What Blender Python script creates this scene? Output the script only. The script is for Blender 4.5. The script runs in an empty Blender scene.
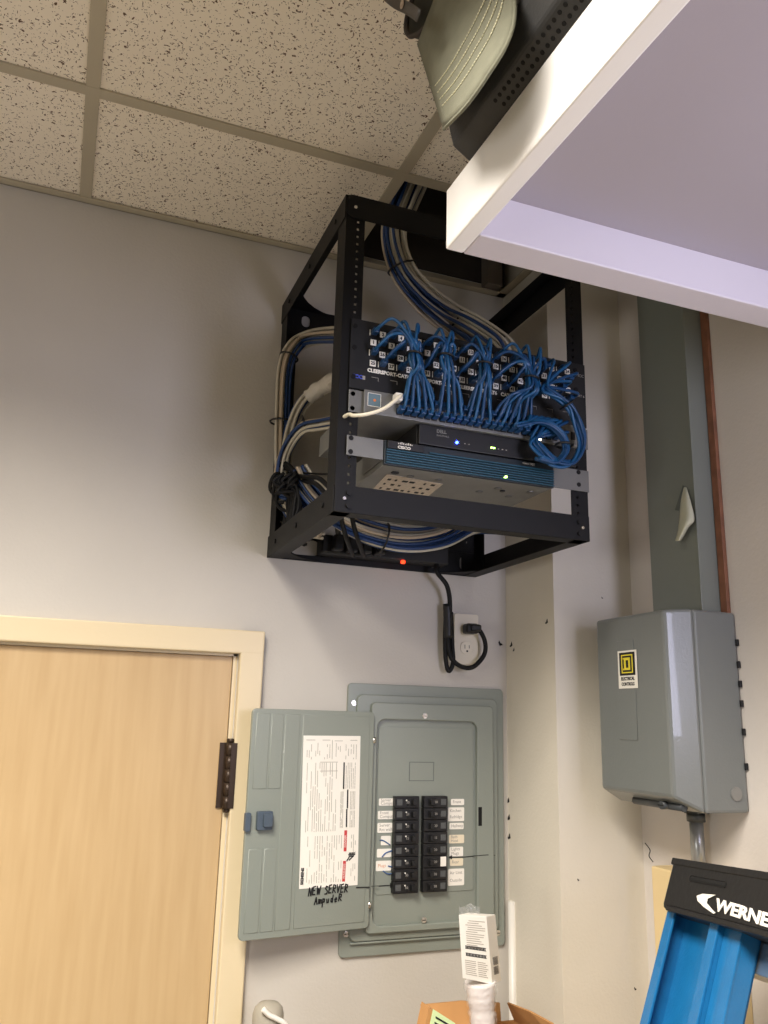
import bpy, bmesh, math, random
from mathutils import Vector, Matrix, noise
V = Vector
rnd = random.Random(7)
scene = bpy.context.scene
col = scene.collection

# ------------------------------------------------------------------ camera
CAM = V((0, -1.72, 1.91)); FPX = 832.0
yaw, pitch, roll = 0.365374, 0.2448946, 0.0270664
_f = V((math.sin(yaw), math.cos(yaw), 0)); _r = V((math.cos(yaw), -math.sin(yaw), 0)); _u = V((0, 0, 1))
f2 = _f*math.cos(pitch) + _u*math.sin(pitch); u2 = _u*math.cos(pitch) - _f*math.sin(pitch)
r3 = _r*math.cos(roll) + u2*math.sin(roll); u3 = u2*math.cos(roll) - _r*math.sin(roll)
cd = bpy.data.cameras.new('camera'); cam = bpy.data.objects.new('camera', cd); col.objects.link(cam)
m = Matrix.Identity(4)
for i in range(3):
    m[i][0] = r3[i]; m[i][1] = u3[i]; m[i][2] = -f2[i]; m[i][3] = CAM[i]
cam.matrix_world = m
cd.sensor_fit = 'VERTICAL'; cd.sensor_height = 24; cd.lens = 24*FPX/1024; cd.clip_start = 0.01
scene.camera = cam

def ray(px, py): return f2 + r3*((px-384)/FPX) + u3*((512-py)/FPX)
def at(px, py, ax, val):
    """point of the plane (axis ax = val) seen at a pixel of the photograph"""
    d = ray(px, py); return CAM + d*((val-CAM[ax])/d[ax])
def atp(px, py, org, nor):
    d = ray(px, py); return CAM + d*((org-CAM).dot(nor)/d.dot(nor))

# ------------------------------------------------------------------ materials
def lin(c):
    return tuple(((x/255)/12.92 if x/255 <= .04045 else ((x/255+.055)/1.055)**2.4) for x in c)
MATS = {}
def mat(name, rgb, rough=.6, metal=0, bump=0, bscale=200, var=0, vscale=8, emit=None, es=0, spec=.5, coat=0, srgb=True, trans=0, alpha=1, sss=0):
    if name in MATS: return MATS[name]
    M = bpy.data.materials.new(name); M.use_nodes = True; nt = M.node_tree; b = nt.nodes['Principled BSDF']
    c = lin(rgb) if srgb else rgb
    b.inputs['Base Color'].default_value = (*c, 1); b.inputs['Roughness'].default_value = rough
    b.inputs['Metallic'].default_value = metal; b.inputs['Specular IOR Level'].default_value = spec
    b.inputs['Coat Weight'].default_value = coat; b.inputs['Transmission Weight'].default_value = trans
    b.inputs['Alpha'].default_value = alpha
    if emit: b.inputs['Emission Color'].default_value = (*lin(emit), 1); b.inputs['Emission Strength'].default_value = es
    tc = nt.nodes.new('ShaderNodeTexCoord')
    if var:
        n = nt.nodes.new('ShaderNodeTexNoise'); n.inputs['Scale'].default_value = vscale; n.inputs['Detail'].default_value = 5
        r = nt.nodes.new('ShaderNodeValToRGB'); r.color_ramp.elements[0].position = .3; r.color_ramp.elements[1].position = .7
        r.color_ramp.elements[0].color = (*[x*(1-var) for x in c], 1); r.color_ramp.elements[1].color = (*[min(1, x*(1+var)) for x in c], 1)
        nt.links.new(tc.outputs['Object'], n.inputs['Vector']); nt.links.new(n.outputs['Fac'], r.inputs['Fac']); nt.links.new(r.outputs['Color'], b.inputs['Base Color'])
    if bump:
        n = nt.nodes.new('ShaderNodeTexNoise'); n.inputs['Scale'].default_value = bscale; n.inputs['Detail'].default_value = 3
        bp = nt.nodes.new('ShaderNodeBump'); bp.inputs['Strength'].default_value = bump; bp.inputs['Distance'].default_value = .002
        nt.links.new(tc.outputs['Object'], n.inputs['Vector']); nt.links.new(n.outputs['Fac'], bp.inputs['Height']); nt.links.new(bp.outputs['Normal'], b.inputs['Normal'])
    MATS[name] = M; return M

M_wall = mat('painted_wall', (196, 191, 182), .75, bump=.25, bscale=160, var=.035, vscale=3)
M_wallr = mat('painted_wall_cream', (218, 211, 196), .75, bump=.25, bscale=160, var=.035, vscale=3)
M_grid = mat('ceiling_grid', (178, 168, 146), .5, var=.03)
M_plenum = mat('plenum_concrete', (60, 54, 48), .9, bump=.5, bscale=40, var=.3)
M_casing = mat('cream_gloss_paint', (214, 198, 164), .38, bump=.1, bscale=120)
M_black = mat('black_powder_coat', (11, 11, 12), .55, bump=.12, bscale=600, spec=.28)
M_blackp = mat('black_plastic', (14, 14, 15), .45, bump=.05, bscale=300)
M_panelblack = mat('black_panel_face', (13, 13, 14), .55)
M_cable_k = mat('black_cable', (8, 8, 9), .6, spec=.3)
M_steel = mat('zinc_steel', (165, 163, 158), .38, metal=.8, bump=.05, var=.06, vscale=20)
M_screw = mat('bright_screw', (215, 212, 205), .22, metal=1)
M_greyp = mat('grey_panel_enamel', (134, 140, 131), .36, bump=.1, bscale=260, coat=.15)
M_boxg = mat('grey_hammer_enamel', (116, 120, 118), .3, bump=.14, bscale=220, coat=.35)
M_duct = mat('grey_duct_paint', (124, 129, 121), .42, bump=.1, bscale=200, coat=.1)
M_white = mat('white_paper', (238, 234, 224), .6)
M_cream = mat('cream_paper', (228, 216, 190), .7)
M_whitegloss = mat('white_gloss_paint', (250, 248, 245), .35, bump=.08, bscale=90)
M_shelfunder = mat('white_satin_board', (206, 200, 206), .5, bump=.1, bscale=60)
M_ink = mat('black_ink', (22, 22, 24), .7)
M_grey_ink = mat('grey_ink', (150, 146, 140), .8)
M_red = mat('red_ink', (196, 60, 62), .7)
M_bulkw = mat('white_cable_jacket', (194, 188, 172), .5)
M_bulkt = mat('cream_cable_jacket', (178, 163, 142), .5)
M_bulkb = mat('dark_blue_cable_jacket', (24, 56, 104), .45)
M_patch = mat('blue_patch_jacket', (22, 80, 124), .38)
M_patch2 = mat('blue_patch_jacket_deep', (16, 62, 104), .38)
M_silver = mat('silver_sheet_metal', (118, 118, 115), .4, metal=.35, bump=.04, bscale=300)
M_galv = mat('grey_sheet_metal', (138, 138, 134), .45, metal=.3, var=.06, vscale=30)
M_teal = mat('teal_striped_plastic', (20, 66, 84), .4)
M_blue_led = mat('blue_led', (40, 60, 255), .3, emit=(40, 60, 255), es=30)
M_green_led = mat('green_led', (200, 255, 120), .3, emit=(190, 255, 110), es=10)
M_white_led = mat('white_led', (255, 250, 220), .3, emit=(255, 250, 220), es=8)
M_red_led = mat('red_rocker', (255, 50, 20), .3, emit=(255, 50, 20), es=5)
M_ivory = mat('ivory_plastic', (226, 218, 198), .4)
M_dark = mat('dark_hole', (6, 6, 6), .9)
M_yellow = mat('yellow_ink', (232, 214, 60), .6)
M_ladder = mat('blue_fibreglass', (24, 104, 158), .34, bump=.15, bscale=300, var=.06, vscale=40, coat=.2)
M_ladcap = mat('black_moulded_plastic', (24, 23, 23), .5, bump=.35, bscale=90)
M_alu = mat('aluminium', (190, 192, 194), .3, metal=.9)
M_wood = mat('reddish_raw_wood', (128, 84, 60), .6, bump=.2, bscale=60, var=.25, vscale=30)
M_beige = mat('beige_painted_wood', (226, 202, 152), .5, bump=.1, bscale=80)
M_pvc = mat('white_pvc', (226, 222, 214), .35)
M_conduit = mat('galvanised_conduit', (168, 170, 170), .32, metal=.7, var=.1, vscale=40)
M_card = mat('brown_cardboard', (184, 136, 84), .8, bump=.1, bscale=60, var=.08, vscale=14)
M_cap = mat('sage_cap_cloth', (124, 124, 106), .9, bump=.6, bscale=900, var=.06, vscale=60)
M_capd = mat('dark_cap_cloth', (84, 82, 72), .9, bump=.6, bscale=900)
M_thread = mat('pale_thread', (226, 222, 190), .8)
M_device = mat('charcoal_plastic', (52, 52, 52), .6, bump=.2, bscale=300)
M_tape = mat('masking_tape', (196, 196, 172), .65)
M_hinge = mat('dark_bronze_hinge', (58, 44, 32), .4, metal=.4)
M_bluepen = mat('blue_pen', (60, 92, 140), .7)
M_greenlab = mat('green_white_label', (206, 226, 170), .6)
M_cab = mat('tan_cabinet_steel', (170, 160, 140), .45)
M_floor = mat('grey_vinyl_floor', (166, 160, 150), .5, bump=.05, var=.06, vscale=4)

def film_mat():
    M = bpy.data.materials.new('clear_film'); M.use_nodes = True; nt = M.node_tree
    b = nt.nodes['Principled BSDF']; b.inputs['Base Color'].default_value = (.95, .95, .95, 1)
    b.inputs['Roughness'].default_value = .12; b.inputs['Alpha'].default_value = .22; b.inputs['Specular IOR Level'].default_value = 1
    n = nt.nodes.new('ShaderNodeTexNoise'); n.inputs['Scale'].default_value = 120; n.inputs['Detail'].default_value = 4
    tc = nt.nodes.new('ShaderNodeTexCoord'); bp = nt.nodes.new('ShaderNodeBump'); bp.inputs['Strength'].default_value = 1; bp.inputs['Distance'].default_value = .006
    nt.links.new(tc.outputs['Object'], n.inputs['Vector']); nt.links.new(n.outputs['Fac'], bp.inputs['Height']); nt.links.new(bp.outputs['Normal'], b.inputs['Normal'])
    return M
M_film = film_mat()

def tile_mat():
    M = bpy.data.materials.new('fissured_ceiling_tile'); M.use_nodes = True; nt = M.node_tree; L = nt.links.new
    b = nt.nodes['Principled BSDF']; b.inputs['Roughness'].default_value = .9; b.inputs['Specular IOR Level'].default_value = .1
    tc = nt.nodes.new('ShaderNodeTexCoord')
    # short wormy fissures: stretched voronoi cells kept small by a distance cut, warped by noise
    wn = nt.nodes.new('ShaderNodeTexNoise'); wn.inputs['Scale'].default_value = 90; wn.inputs['Detail'].default_value = 2
    L(tc.outputs['Object'], wn.inputs['Vector'])
    mx = nt.nodes.new('ShaderNodeMixRGB'); mx.blend_type = 'LINEAR_LIGHT'; mx.inputs[0].default_value = .008
    L(tc.outputs['Object'], mx.inputs[1]); L(wn.outputs['Color'], mx.inputs[2])
    facs = []
    for (sx, sy, sc, th, rot) in ((1, .45, 215, .20, .5), (.42, 1, 180, .19, -.3), (1, 1, 300, .20, 0)):
        mp = nt.nodes.new('ShaderNodeMapping'); mp.inputs['Scale'].default_value = (sx, sy, 1); mp.inputs['Rotation'].default_value = (0, 0, rot)
        L(mx.outputs[0], mp.inputs['Vector'])
        vo = nt.nodes.new('ShaderNodeTexVoronoi'); vo.voronoi_dimensions = '2D'; vo.inputs['Scale'].default_value = sc; L(mp.outputs[0], vo.inputs['Vector'])
        lt = nt.nodes.new('ShaderNodeMath'); lt.operation = 'LESS_THAN'; lt.inputs[1].default_value = th; L(vo.outputs['Distance'], lt.inputs[0])
        # only some of the cells carry a mark
        sep = nt.nodes.new('ShaderNodeSeparateColor'); L(vo.outputs['Color'], sep.inputs[0])
        g = nt.nodes.new('ShaderNodeMath'); g.operation = 'GREATER_THAN'; g.inputs[1].default_value = .80; L(sep.outputs[0], g.inputs[0])
        mu = nt.nodes.new('ShaderNodeMath'); mu.operation = 'MULTIPLY'; L(lt.outputs[0], mu.inputs[0]); L(g.outputs[0], mu.inputs[1]); facs.append(mu)
    a = nt.nodes.new('ShaderNodeMath'); a.operation = 'MAXIMUM'; L(facs[0].outputs[0], a.inputs[0]); L(facs[1].outputs[0], a.inputs[1])
    a2 = nt.nodes.new('ShaderNodeMath'); a2.operation = 'MAXIMUM'; L(a.outputs[0], a2.inputs[0]); L(facs[2].outputs[0], a2.inputs[1])
    cm = nt.nodes.new('ShaderNodeMixRGB'); cm.inputs[1].default_value = (*lin((240, 230, 212)), 1); cm.inputs[2].default_value = (*lin((104, 82, 66)), 1)
    L(a2.outputs[0], cm.inputs[0]); L(cm.outputs[0], b.inputs['Base Color'])
    bp = nt.nodes.new('ShaderNodeBump'); bp.invert = True; bp.inputs['Strength'].default_value = .6; bp.inputs['Distance'].default_value = .003
    L(a2.outputs[0], bp.inputs['Height']); L(bp.outputs[0], b.inputs['Normal'])
    return M
M_tile = tile_mat()

def grain_mat():
    M = bpy.data.materials.new('birch_door_veneer'); M.use_nodes = True; nt = M.node_tree; L = nt.links.new
    b = nt.nodes['Principled BSDF']; b.inputs['Roughness'].default_value = .42
    tc = nt.nodes.new('ShaderNodeTexCoord'); mp = nt.nodes.new('ShaderNodeMapping'); mp.inputs['Scale'].default_value = (9, 9, .7); L(tc.outputs['Object'], mp.inputs['Vector'])
    n = nt.nodes.new('ShaderNodeTexNoise'); n.inputs['Scale'].default_value = 6; n.inputs['Detail'].default_value = 8; L(mp.outputs[0], n.inputs['Vector'])
    r = nt.nodes.new('ShaderNodeValToRGB'); r.color_ramp.elements[0].position = .25; r.color_ramp.elements[1].position = .75
    r.color_ramp.elements[0].color = (*lin((180, 152, 110)), 1); r.color_ramp.elements[1].color = (*lin((192, 165, 124)), 1)
    L(n.outputs['Fac'], r.inputs['Fac']); L(r.outputs[0], b.inputs['Base Color'])
    return M
M_door = grain_mat()

# ------------------------------------------------------------------ building helpers
WM = {}
def tag(o, label=None, cat=None, group=None, kind=None):
    if label: o['label'] = label
    if cat: o['category'] = cat
    if group: o['group'] = group
    if kind: o['kind'] = kind
    return o
def empty(name, loc, mtx=None):
    o = bpy.data.objects.new(name, None); o.empty_display_size = .05; col.objects.link(o)
    mm = mtx if mtx is not None else Matrix.Translation(V(loc))
    o.matrix_basis = mm; WM[o.name] = mm.copy(); return o

class MB:
    def __init__(s): s.bm = bmesh.new()
    def add(s, bm2, mtx=None):
        me = bpy.data.meshes.new('t'); bm2.to_mesh(me); bm2.free()
        if mtx is not None: me.transform(mtx)
        s.bm.from_mesh(me); bpy.data.meshes.remove(me); return s
    def box(s, lo, hi, bev=0, mtx=None, seg=2):
        b = bmesh.new(); bmesh.ops.create_cube(b, size=1)
        lo, hi = V(lo), V(hi)
        for v in b.verts:
            v.co = V([(lo[i]+hi[i])/2 + v.co[i]*(hi[i]-lo[i]) for i in range(3)])
        if bev: bmesh.ops.bevel(b, geom=list(b.edges), offset=bev, segments=seg, affect='EDGES', profile=.5)
        return s.add(b, mtx)
    def tube(s, pts, r, n=6, closed=False, cap=True, rf=None):
        pts = [V(p) for p in pts]; N = len(pts); b = s.bm
        T = []
        for i in range(N):
            if closed: t = pts[(i+1) % N]-pts[i-1]
            else: t = pts[min(i+1, N-1)]-pts[max(i-1, 0)]
            T.append(t.normalized() if t.length > 1e-9 else V((0, 0, 1)))
        up = V((0, 0, 1)) if abs(T[0].z) < .9 else V((1, 0, 0))
        nn = (up - T[0]*up.dot(T[0])).normalized(); rings = []
        for i in range(N):
            nn = (nn - T[i]*nn.dot(T[i])); nn.normalize(); bb = T[i].cross(nn)
            rr = r if rf is None else r*rf(i/(N-1))
            rings.append([b.verts.new(pts[i] + (nn*math.cos(2*math.pi*k/n)+bb*math.sin(2*math.pi*k/n))*rr) for k in range(n)])
        for i in range(N if closed else N-1):
            a, c = rings[i], rings[(i+1) % N]
            for k in range(n):
                f = b.faces.new((a[k], a[(k+1) % n], c[(k+1) % n], c[k])); f.smooth = True
        if not closed and cap:
            b.faces.new(rings[0][::-1]); b.faces.new(rings[-1])
        return s
    def cyl(s, p0, p1, r, n=20, bev=0):
        p0, p1 = V(p0), V(p1); d = p1-p0
        b = bmesh.new(); bmesh.ops.create_cone(b, cap_ends=True, segments=n, radius1=r, radius2=r, depth=d.length)
        if bev: bmesh.ops.bevel(b, geom=[e for e in b.edges if all(len(f.verts) == 4 for f in e.link_faces) is False], offset=bev, segments=2, affect='EDGES')
        for f in b.faces: f.smooth = len(f.verts) == 4 and not bev
        return s.add(b, Matrix.Translation((p0+p1)/2) @ d.to_track_quat('Z', 'Y').to_matrix().to_4x4())
    def quad(s, a, b, c, d):
        s.bm.faces.new([s.bm.verts.new(V(p)) for p in (a, b, c, d)]); return s
    def slab(s, pts, dirv):
        """polygon extruded along dirv"""
        a = [s.bm.verts.new(V(p)) for p in pts]; b = [s.bm.verts.new(V(p)+V(dirv)) for p in pts]; n = len(a)
        s.bm.faces.new(a); s.bm.faces.new(b[::-1])
        for i in range(n): s.bm.faces.new((a[i], b[i], b[(i+1) % n], a[(i+1) % n]))
        return s
    def grid(s, P, thick=None):
        rows = [[s.bm.verts.new(V(p)) for p in r] for r in P]
        for i in range(len(rows)-1):
            for j in range(len(rows[0])-1):
                f = s.bm.faces.new((rows[i][j], rows[i][j+1], rows[i+1][j+1], rows[i+1][j])); f.smooth = True
        return s
    def build(s, name, M, parent=None, bevel=0, solid=0, origin=None):
        bmesh.ops.recalc_face_normals(s.bm, faces=list(s.bm.faces))
        me = bpy.data.meshes.new(name); s.bm.to_mesh(me); s.bm.free()
        return link(name, me, M, parent, bevel, solid, origin)
def link(name, me, M, parent=None, bevel=0, solid=0, origin=None):
    o = bpy.data.objects.new(name, me); col.objects.link(o)
    me.materials.clear(); me.materials.append(M)
    if parent is not None:
        pm = WM[parent.name]; me.transform(pm.inverted()); o.parent = parent; WM[o.name] = pm.copy()
    else:
        if origin is None:
            xs = [v.co for v in me.vertices]
            origin = V(((min(v.x for v in xs)+max(v.x for v in xs))/2, (min(v.y for v in xs)+max(v.y for v in xs))/2, min(v.z for v in xs)))
        me.transform(Matrix.Translation(-V(origin))); o.location = origin; WM[o.name] = Matrix.Translation(V(origin))
    if solid: md = o.modifiers.new('s', 'SOLIDIFY'); md.thickness = solid; md.offset = 0
    if bevel: md = o.modifiers.new('b', 'BEVEL'); md.width = bevel; md.segments = 2; md.limit_method = 'ANGLE'; md.angle_limit = .6
    return o
def copy_of(src, mtx, parent=None):
    """copy an object and its parts; mtx moves it in the world"""
    c = src.copy(); col.objects.link(c)
    if parent is None: c.matrix_basis = mtx @ src.matrix_basis
    else: c.parent = parent
    for ch in list(src.children): copy_of(ch, mtx, c)
    return c

def curve_mesh(splines, extr, bev, mtx):
    """flat closed outlines (first outer, others holes), given thickness; local xy -> mtx"""
    cu = bpy.data.curves.new('c', 'CURVE'); cu.dimensions = '2D'; cu.fill_mode = 'BOTH'; cu.extrude = extr; cu.bevel_depth = bev; cu.bevel_resolution = 2
    for pts in splines:
        sp = cu.splines.new('POLY'); sp.points.add(len(pts)-1); sp.use_cyclic_u = True
        for p, q in zip(sp.points, pts): p.co = (q[0], q[1], 0, 1)
    ob = bpy.data.objects.new('c', cu); col.objects.link(ob)
    me = bpy.data.meshes.new_from_object(ob.evaluated_get(bpy.context.evaluated_depsgraph_get()))
    bpy.data.objects.remove(ob); bpy.data.curves.remove(cu); me.transform(mtx); return me
def rrect(x0, y0, x1, y1, r, n=5):
    P = []
    for cx, cy, a in ((x1-r, y1-r, 0), (x0+r, y1-r, 90), (x0+r, y0+r, 180), (x1-r, y0+r, 270)):
        for k in range(n+1):
            t = math.radians(a+90*k/n); P.append((cx+r*math.cos(t), cy+r*math.sin(t)))
    return P
def rect(x0, y0, x1, y1): return [(x0, y0), (x1, y0), (x1, y1), (x0, y1)]
XZ = Matrix(((1, 0, 0, 0), (0, 0, -1, 0), (0, 1, 0, 0), (0, 0, 0, 1)))     # local xy -> world xz, normal to -y
def facing_y(y): return Matrix.Translation((0, y, 0)) @ XZ

def text_mesh(body, size, mtx, extr=.0004, bold=0, align='LEFT', sx=1):
    cu = bpy.data.curves.new('t', 'FONT'); cu.body = body; cu.size = size; cu.extrude = extr; cu.offset = bold
    cu.align_x = align; cu.align_y = 'CENTER'; cu.resolution_u = 2
    ob = bpy.data.objects.new('t', cu); col.objects.link(ob)
    me = bpy.data.meshes.new_from_object(ob.evaluated_get(bpy.context.evaluated_depsgraph_get()))
    bpy.data.objects.remove(ob); bpy.data.curves.remove(cu)
    me.transform(mtx @ Matrix.Diagonal((sx, 1, 1, 1))); return me
def frame(org, xd, yd):
    xd = V(xd).normalized(); zd = xd.cross(V(yd)).normalized(); yd = zd.cross(xd)
    M = Matrix.Identity(4)
    for i in range(3): M[i][0] = xd[i]; M[i][1] = yd[i]; M[i][2] = zd[i]; M[i][3] = org[i]
    return M
def text(name, body, size, mtx, M, parent, **k): return link(name, text_mesh(body, size, mtx, **k), M, parent)

def smooth(pts, n=8):
    P = [V(p) for p in pts]; P = [P[0]*2-P[1]] + P + [P[-1]*2-P[-2]]; out = []
    for i in range(1, len(P)-2):
        for k in range(n):
            t = k/n; a, b, c, d = P[i-1:i+3]
            out.append(.5*((2*b)+(c-a)*t+(2*a-5*b+4*c-d)*t*t+(3*b-a-3*c+d)*t**3))
    out.append(P[-2]); return out

# ================================================================== THE ROOM
CZ = 2.979; XC = .972; XR = 1.173; YP = -.205
def struct(mb, name, M, **k): return tag(mb.build(name, M, origin=(0, 0, 0), **k), kind='structure')
w = MB()
w.box((-4.1, 0, 0), (-.58, .12, 3.7)); w.box((.345, 0, 0), (1.35, .12, 3.7)); w.box((-.58, 0, 2.036), (.345, .12, 3.7)); w.box((-.58, .08, 0), (.345, .12, 2.036))
struct(w, 'wall_back', M_wall)
struct(MB().box((XC, YP, 0), (1.35, 0, CZ+.3)), 'wall_pilaster', M_wallr)
struct(MB().box((XR, -6.1, 0), (1.35, YP, CZ+.3)), 'wall_right', mat('painted_wall_right', (216, 209, 201), .75, bump=.25, bscale=160, var=.035, vscale=3))
struct(MB().box((-4.1, -6.1, -.1), (1.35, .12, 0)), 'floor', M_floor)
struct(MB().box((-4.1, -6.1, 0), (-4.0, 0, CZ+.3)), 'wall_left', M_wall)
struct(MB().box((-4.1, -6.1, 0), (1.35, -6.0, CZ+.3)), 'wall_front', M_wall)
# ceiling tiles with the open bay over the rack
xs = [-4.0, -3.715, -3.105, -2.495, -1.885, -1.275, -.663, -.053, .540, 1.173]
ys = [0, -.355, -.965, -1.575, -2.185, -2.795, -3.405, -4.015, -4.625, -5.235, -6.0]
c = MB(); g = MB()
for i in range(len(xs)-1):
    for j in range(len(ys)-1):
        x0, x1, y0, y1 = xs[i], xs[i+1], ys[j+1], ys[j]
        if j == 0 and i == 8: continue
        c.box((x0+.002, y0+.002, CZ+.003), (x1-.002, y1-.002, CZ+.018))
struct(c, 'ceiling', M_tile)
for x in xs[1:-1]:
    g.box((x-.012, -6.0, CZ-.001), (x+.012, 0, CZ+.002)); g.box((x-.0015, -6.0, CZ+.002), (x+.0015, 0, CZ+.035))
for y in ys[1:-1]:
    g.box((-4.0, y-.012, CZ-.0015), (XR, y+.012, CZ+.0025)); g.box((-4.0, y-.0015, CZ+.002), (XR, y+.0015, CZ+.035))
struct(g, 'trim_1', M_grid)
g = MB()
g.box((-4.0, -.022, CZ-.002), (XC, -.0005, CZ+.001)); g.box((-4.0, -.0025, CZ-.002), (XC, -.0002, CZ+.022))
g.box((XC-.022, YP-.022, CZ-.002), (XC-.0003, -.001, CZ+.001)); g.box((XC-.0025, YP-.022, CZ-.002), (XC-.0001, 0, CZ+.022))
g.box((XC-.022, YP-.022, CZ-.002), (XR, YP-.0003, CZ+.001)); g.box((XR-.022, -6.0, CZ-.002), (XR-.0003, YP, CZ+.001))
struct(g, 'trim_2', M_grid)
# dark space over the tiles
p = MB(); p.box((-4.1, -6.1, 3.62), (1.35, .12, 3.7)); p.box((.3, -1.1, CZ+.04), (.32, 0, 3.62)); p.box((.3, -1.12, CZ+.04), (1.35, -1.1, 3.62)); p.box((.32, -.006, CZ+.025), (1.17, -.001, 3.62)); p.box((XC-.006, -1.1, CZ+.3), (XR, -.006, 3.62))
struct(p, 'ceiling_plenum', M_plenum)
st = MB().box((.905, -.045, CZ+.004), (.945, -.008, 3.6)); struct(st, 'trim_3', mat('plenum_stud', (120, 110, 98), .7))

# ------------------------------------------------------------------ door
d = struct(MB().box((-.574, .002, .006), (.336, .04, 2.028), .002), 'door_1', M_door)
cs = MB()
cs.box((.347, -.018, 0), (.396, .001, 2.081), .003); cs.box((-.63, -.018, 0), (-.581, .001, 2.081), .003); cs.box((-.63, -.0182, 2.0335), (.396, .001, 2.081), .003)
cs.box((.337, .0005, 0), (.35, .08, 2.036)); cs.box((-.585, .0005, 0), (-.575, .08, 2.036)); cs.box((-.58, .0005, 2.0285), (.345, .08, 2.04)); cs.box((.31, .042, 0), (.34, .078, 2.03))
struct(cs, 'trim_4', M_casing)
h = MB()
for k in range(5):
    z = 1.733+k*.0252; h.cyl((.3415, -.009, z), (.3415, -.009, z+.0242), .0085, 18)
h.cyl((.3415, -.009, 1.727), (.3415, -.009, 1.7335), .006, 12); h.cyl((.3415, -.009, 1.8585), (.3415, -.009, 1.866), .0075, 12)
h.box((.322, -.002, 1.735), (.3415, .003, 1.858)); h.box((.3415, -.0195, 1.735), (.353, -.0178, 1.858))
hg = h.build('hinge', M_hinge, d)

# ================================================================== WALL RACK
X0, X1, YF, ZB, ZT = .395, .889, -.457, 2.239, 2.83
rack = tag(empty('wall_mount_rack', (.64, 0, ZB)), 'black open-frame network rack bolted to the wall below the ceiling', 'rack')
def post(name, x, y0, y1, side):
    """front/rear post: flat hole-punched flange + side flange"""
    z0, z1 = ZB, ZT
    xa, xb = (x, x+side*.036); lo, hi = min(xa, xb), max(xa, xb)
    hx = (x+side*.023)
    holes = []
    for k in range(36):
        z = 2.29+k*.01482
        if z < 2.80: holes.append(rect(hx-.0022, z-.0026, hx+.0022, z+.0026)[::-1])
    me = curve_mesh([rrect(lo, z0, hi, z1, .006)]+holes, .001, 0, facing_y(y0))
    b = MB(); b.bm.from_mesh(me); bpy.data.meshes.remove(me)
    b.box((min(x, x+side*.002), min(y0, y1), z0), (max(x, x+side*.002), max(y0, y1), z1), .0006)
    return b.build(name, M_black, rack)
post('front_post', X0, YF, YF+.045, 1); post('front_post', X1, YF, YF+.045, -1)
post('rear_post', X0, -.004, -.05, 1); post('rear_post', X1, -.004, -.05, -1)
def angle(name, lo1, hi1, lo2, hi2, par=rack, M=M_black):
    b = MB(); b.box(lo1, hi1, .0006); b.box(lo2, hi2, .0006); return b.build(name, M, par)
H = .046
angle('crossbar', (X0, YF-.003, ZB), (X1, YF-.0012, ZB+H), (X0, YF, ZB), (X1, YF+.03, ZB+.002))
b = MB(); me = curve_mesh([rrect(X0, ZT-H, X1, ZT, .012)], .0015, 0, facing_y(YF-.0025)); b.bm.from_mesh(me); b.box((X0, YF, ZT-.002), (X1, YF+.03, ZT)); b.build('crossbar', M_black, rack)
for (xa, s) in ((X0, 1), (X1, -1)):
    for (z0, zf) in ((ZB, ZB), (ZT-H, ZT-.002)):
        b = MB(); b.box((min(xa-s*.002, xa), YF, z0), (max(xa-s*.002, xa), 0, z0+H), .0006)
        b.box((min(xa, xa+s*.03), YF, zf), (max(xa, xa+s*.03), -.003, zf+.002), .0006)
        for yy in (-.07, -.23, -.40): b.cyl((xa-s*.002, yy, z0+H/2), (xa-s*.005, yy, z0+H/2), .005, 12)
        b.build('side_rail', M_black, rack)
# rear plates with slots, corner gussets
def slot(x, z, a, bb): return rrect(x-a, z-bb, x+a, z+bb, min(a, bb)*.98, 6)[::-1]
me = curve_mesh([rect(X0, ZB, X1, ZB+.062), slot(.475, ZB+.03, .035, .017), slot(.78, ZB+.03, .010, .017), slot(.86, ZB+.03, .012, .017)], .0012, 0, facing_y(-.0035)); link('rear_plate', me, M_black, rack)
me = curve_mesh([rect(X0, ZT-.06, X1, ZT), slot(.45, ZT-.03, .010, .014), slot(.82, ZT-.03, .02, .014)], .0012, 0, facing_y(-.0035)); link('rear_plate', me, M_black, rack)
for (xa, s) in ((X0, 1), (X1, -1)):
    for (z, sz) in ((ZT-.055, -1), (ZB+.055, 1)):
        n = 8; P = [(xa, z), (xa+s*.12, z)]
        for k in range(n+1):
            t = math.pi/2*k/n; P.append((xa+s*(.12-.10*math.sin(t)), z+sz*(.12-.12*math.cos(t))))
        me = curve_mesh([P, slot(xa+s*.022, z+sz*.03, .006, .009)], .0012, 0, facing_y(-.005)); link('gusset', me, M_black, rack)
    # horizontal gussets
    for z in (ZT-.003, ZB+.003):
        P = [(xa, -.002)]
        for k in range(9):
            t = math.pi/2*k/8; P.append((xa+s*(.14-.13*math.sin(t)), -.002-(.14-.14*math.cos(t))))
        P.append((xa, -.142))
        me = curve_mesh([P], .001, 0, Matrix.Translation((0, 0, z))); link('gusset', me, M_black, rack)
# screws on the front
for x in (X0+.023, X1-.023):
    for z in (2.572, 2.532, 2.478, 2.446, 2.42, 2.367, 2.343, 2.272, 2.25):
        MB().cyl((x, YF-.001, z), (x, YF-.0075, z), .0042, 12).build('mounting_screw', M_black, rack)
for x in (X0+.016, X1-.016):
    for z in (2.262, 2.805): MB().cyl((x, YF-.002, z), (x, YF-.006, z), .003, 10).build('mounting_screw', M_screw, rack)['label'] = 'bright screw head'

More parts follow.
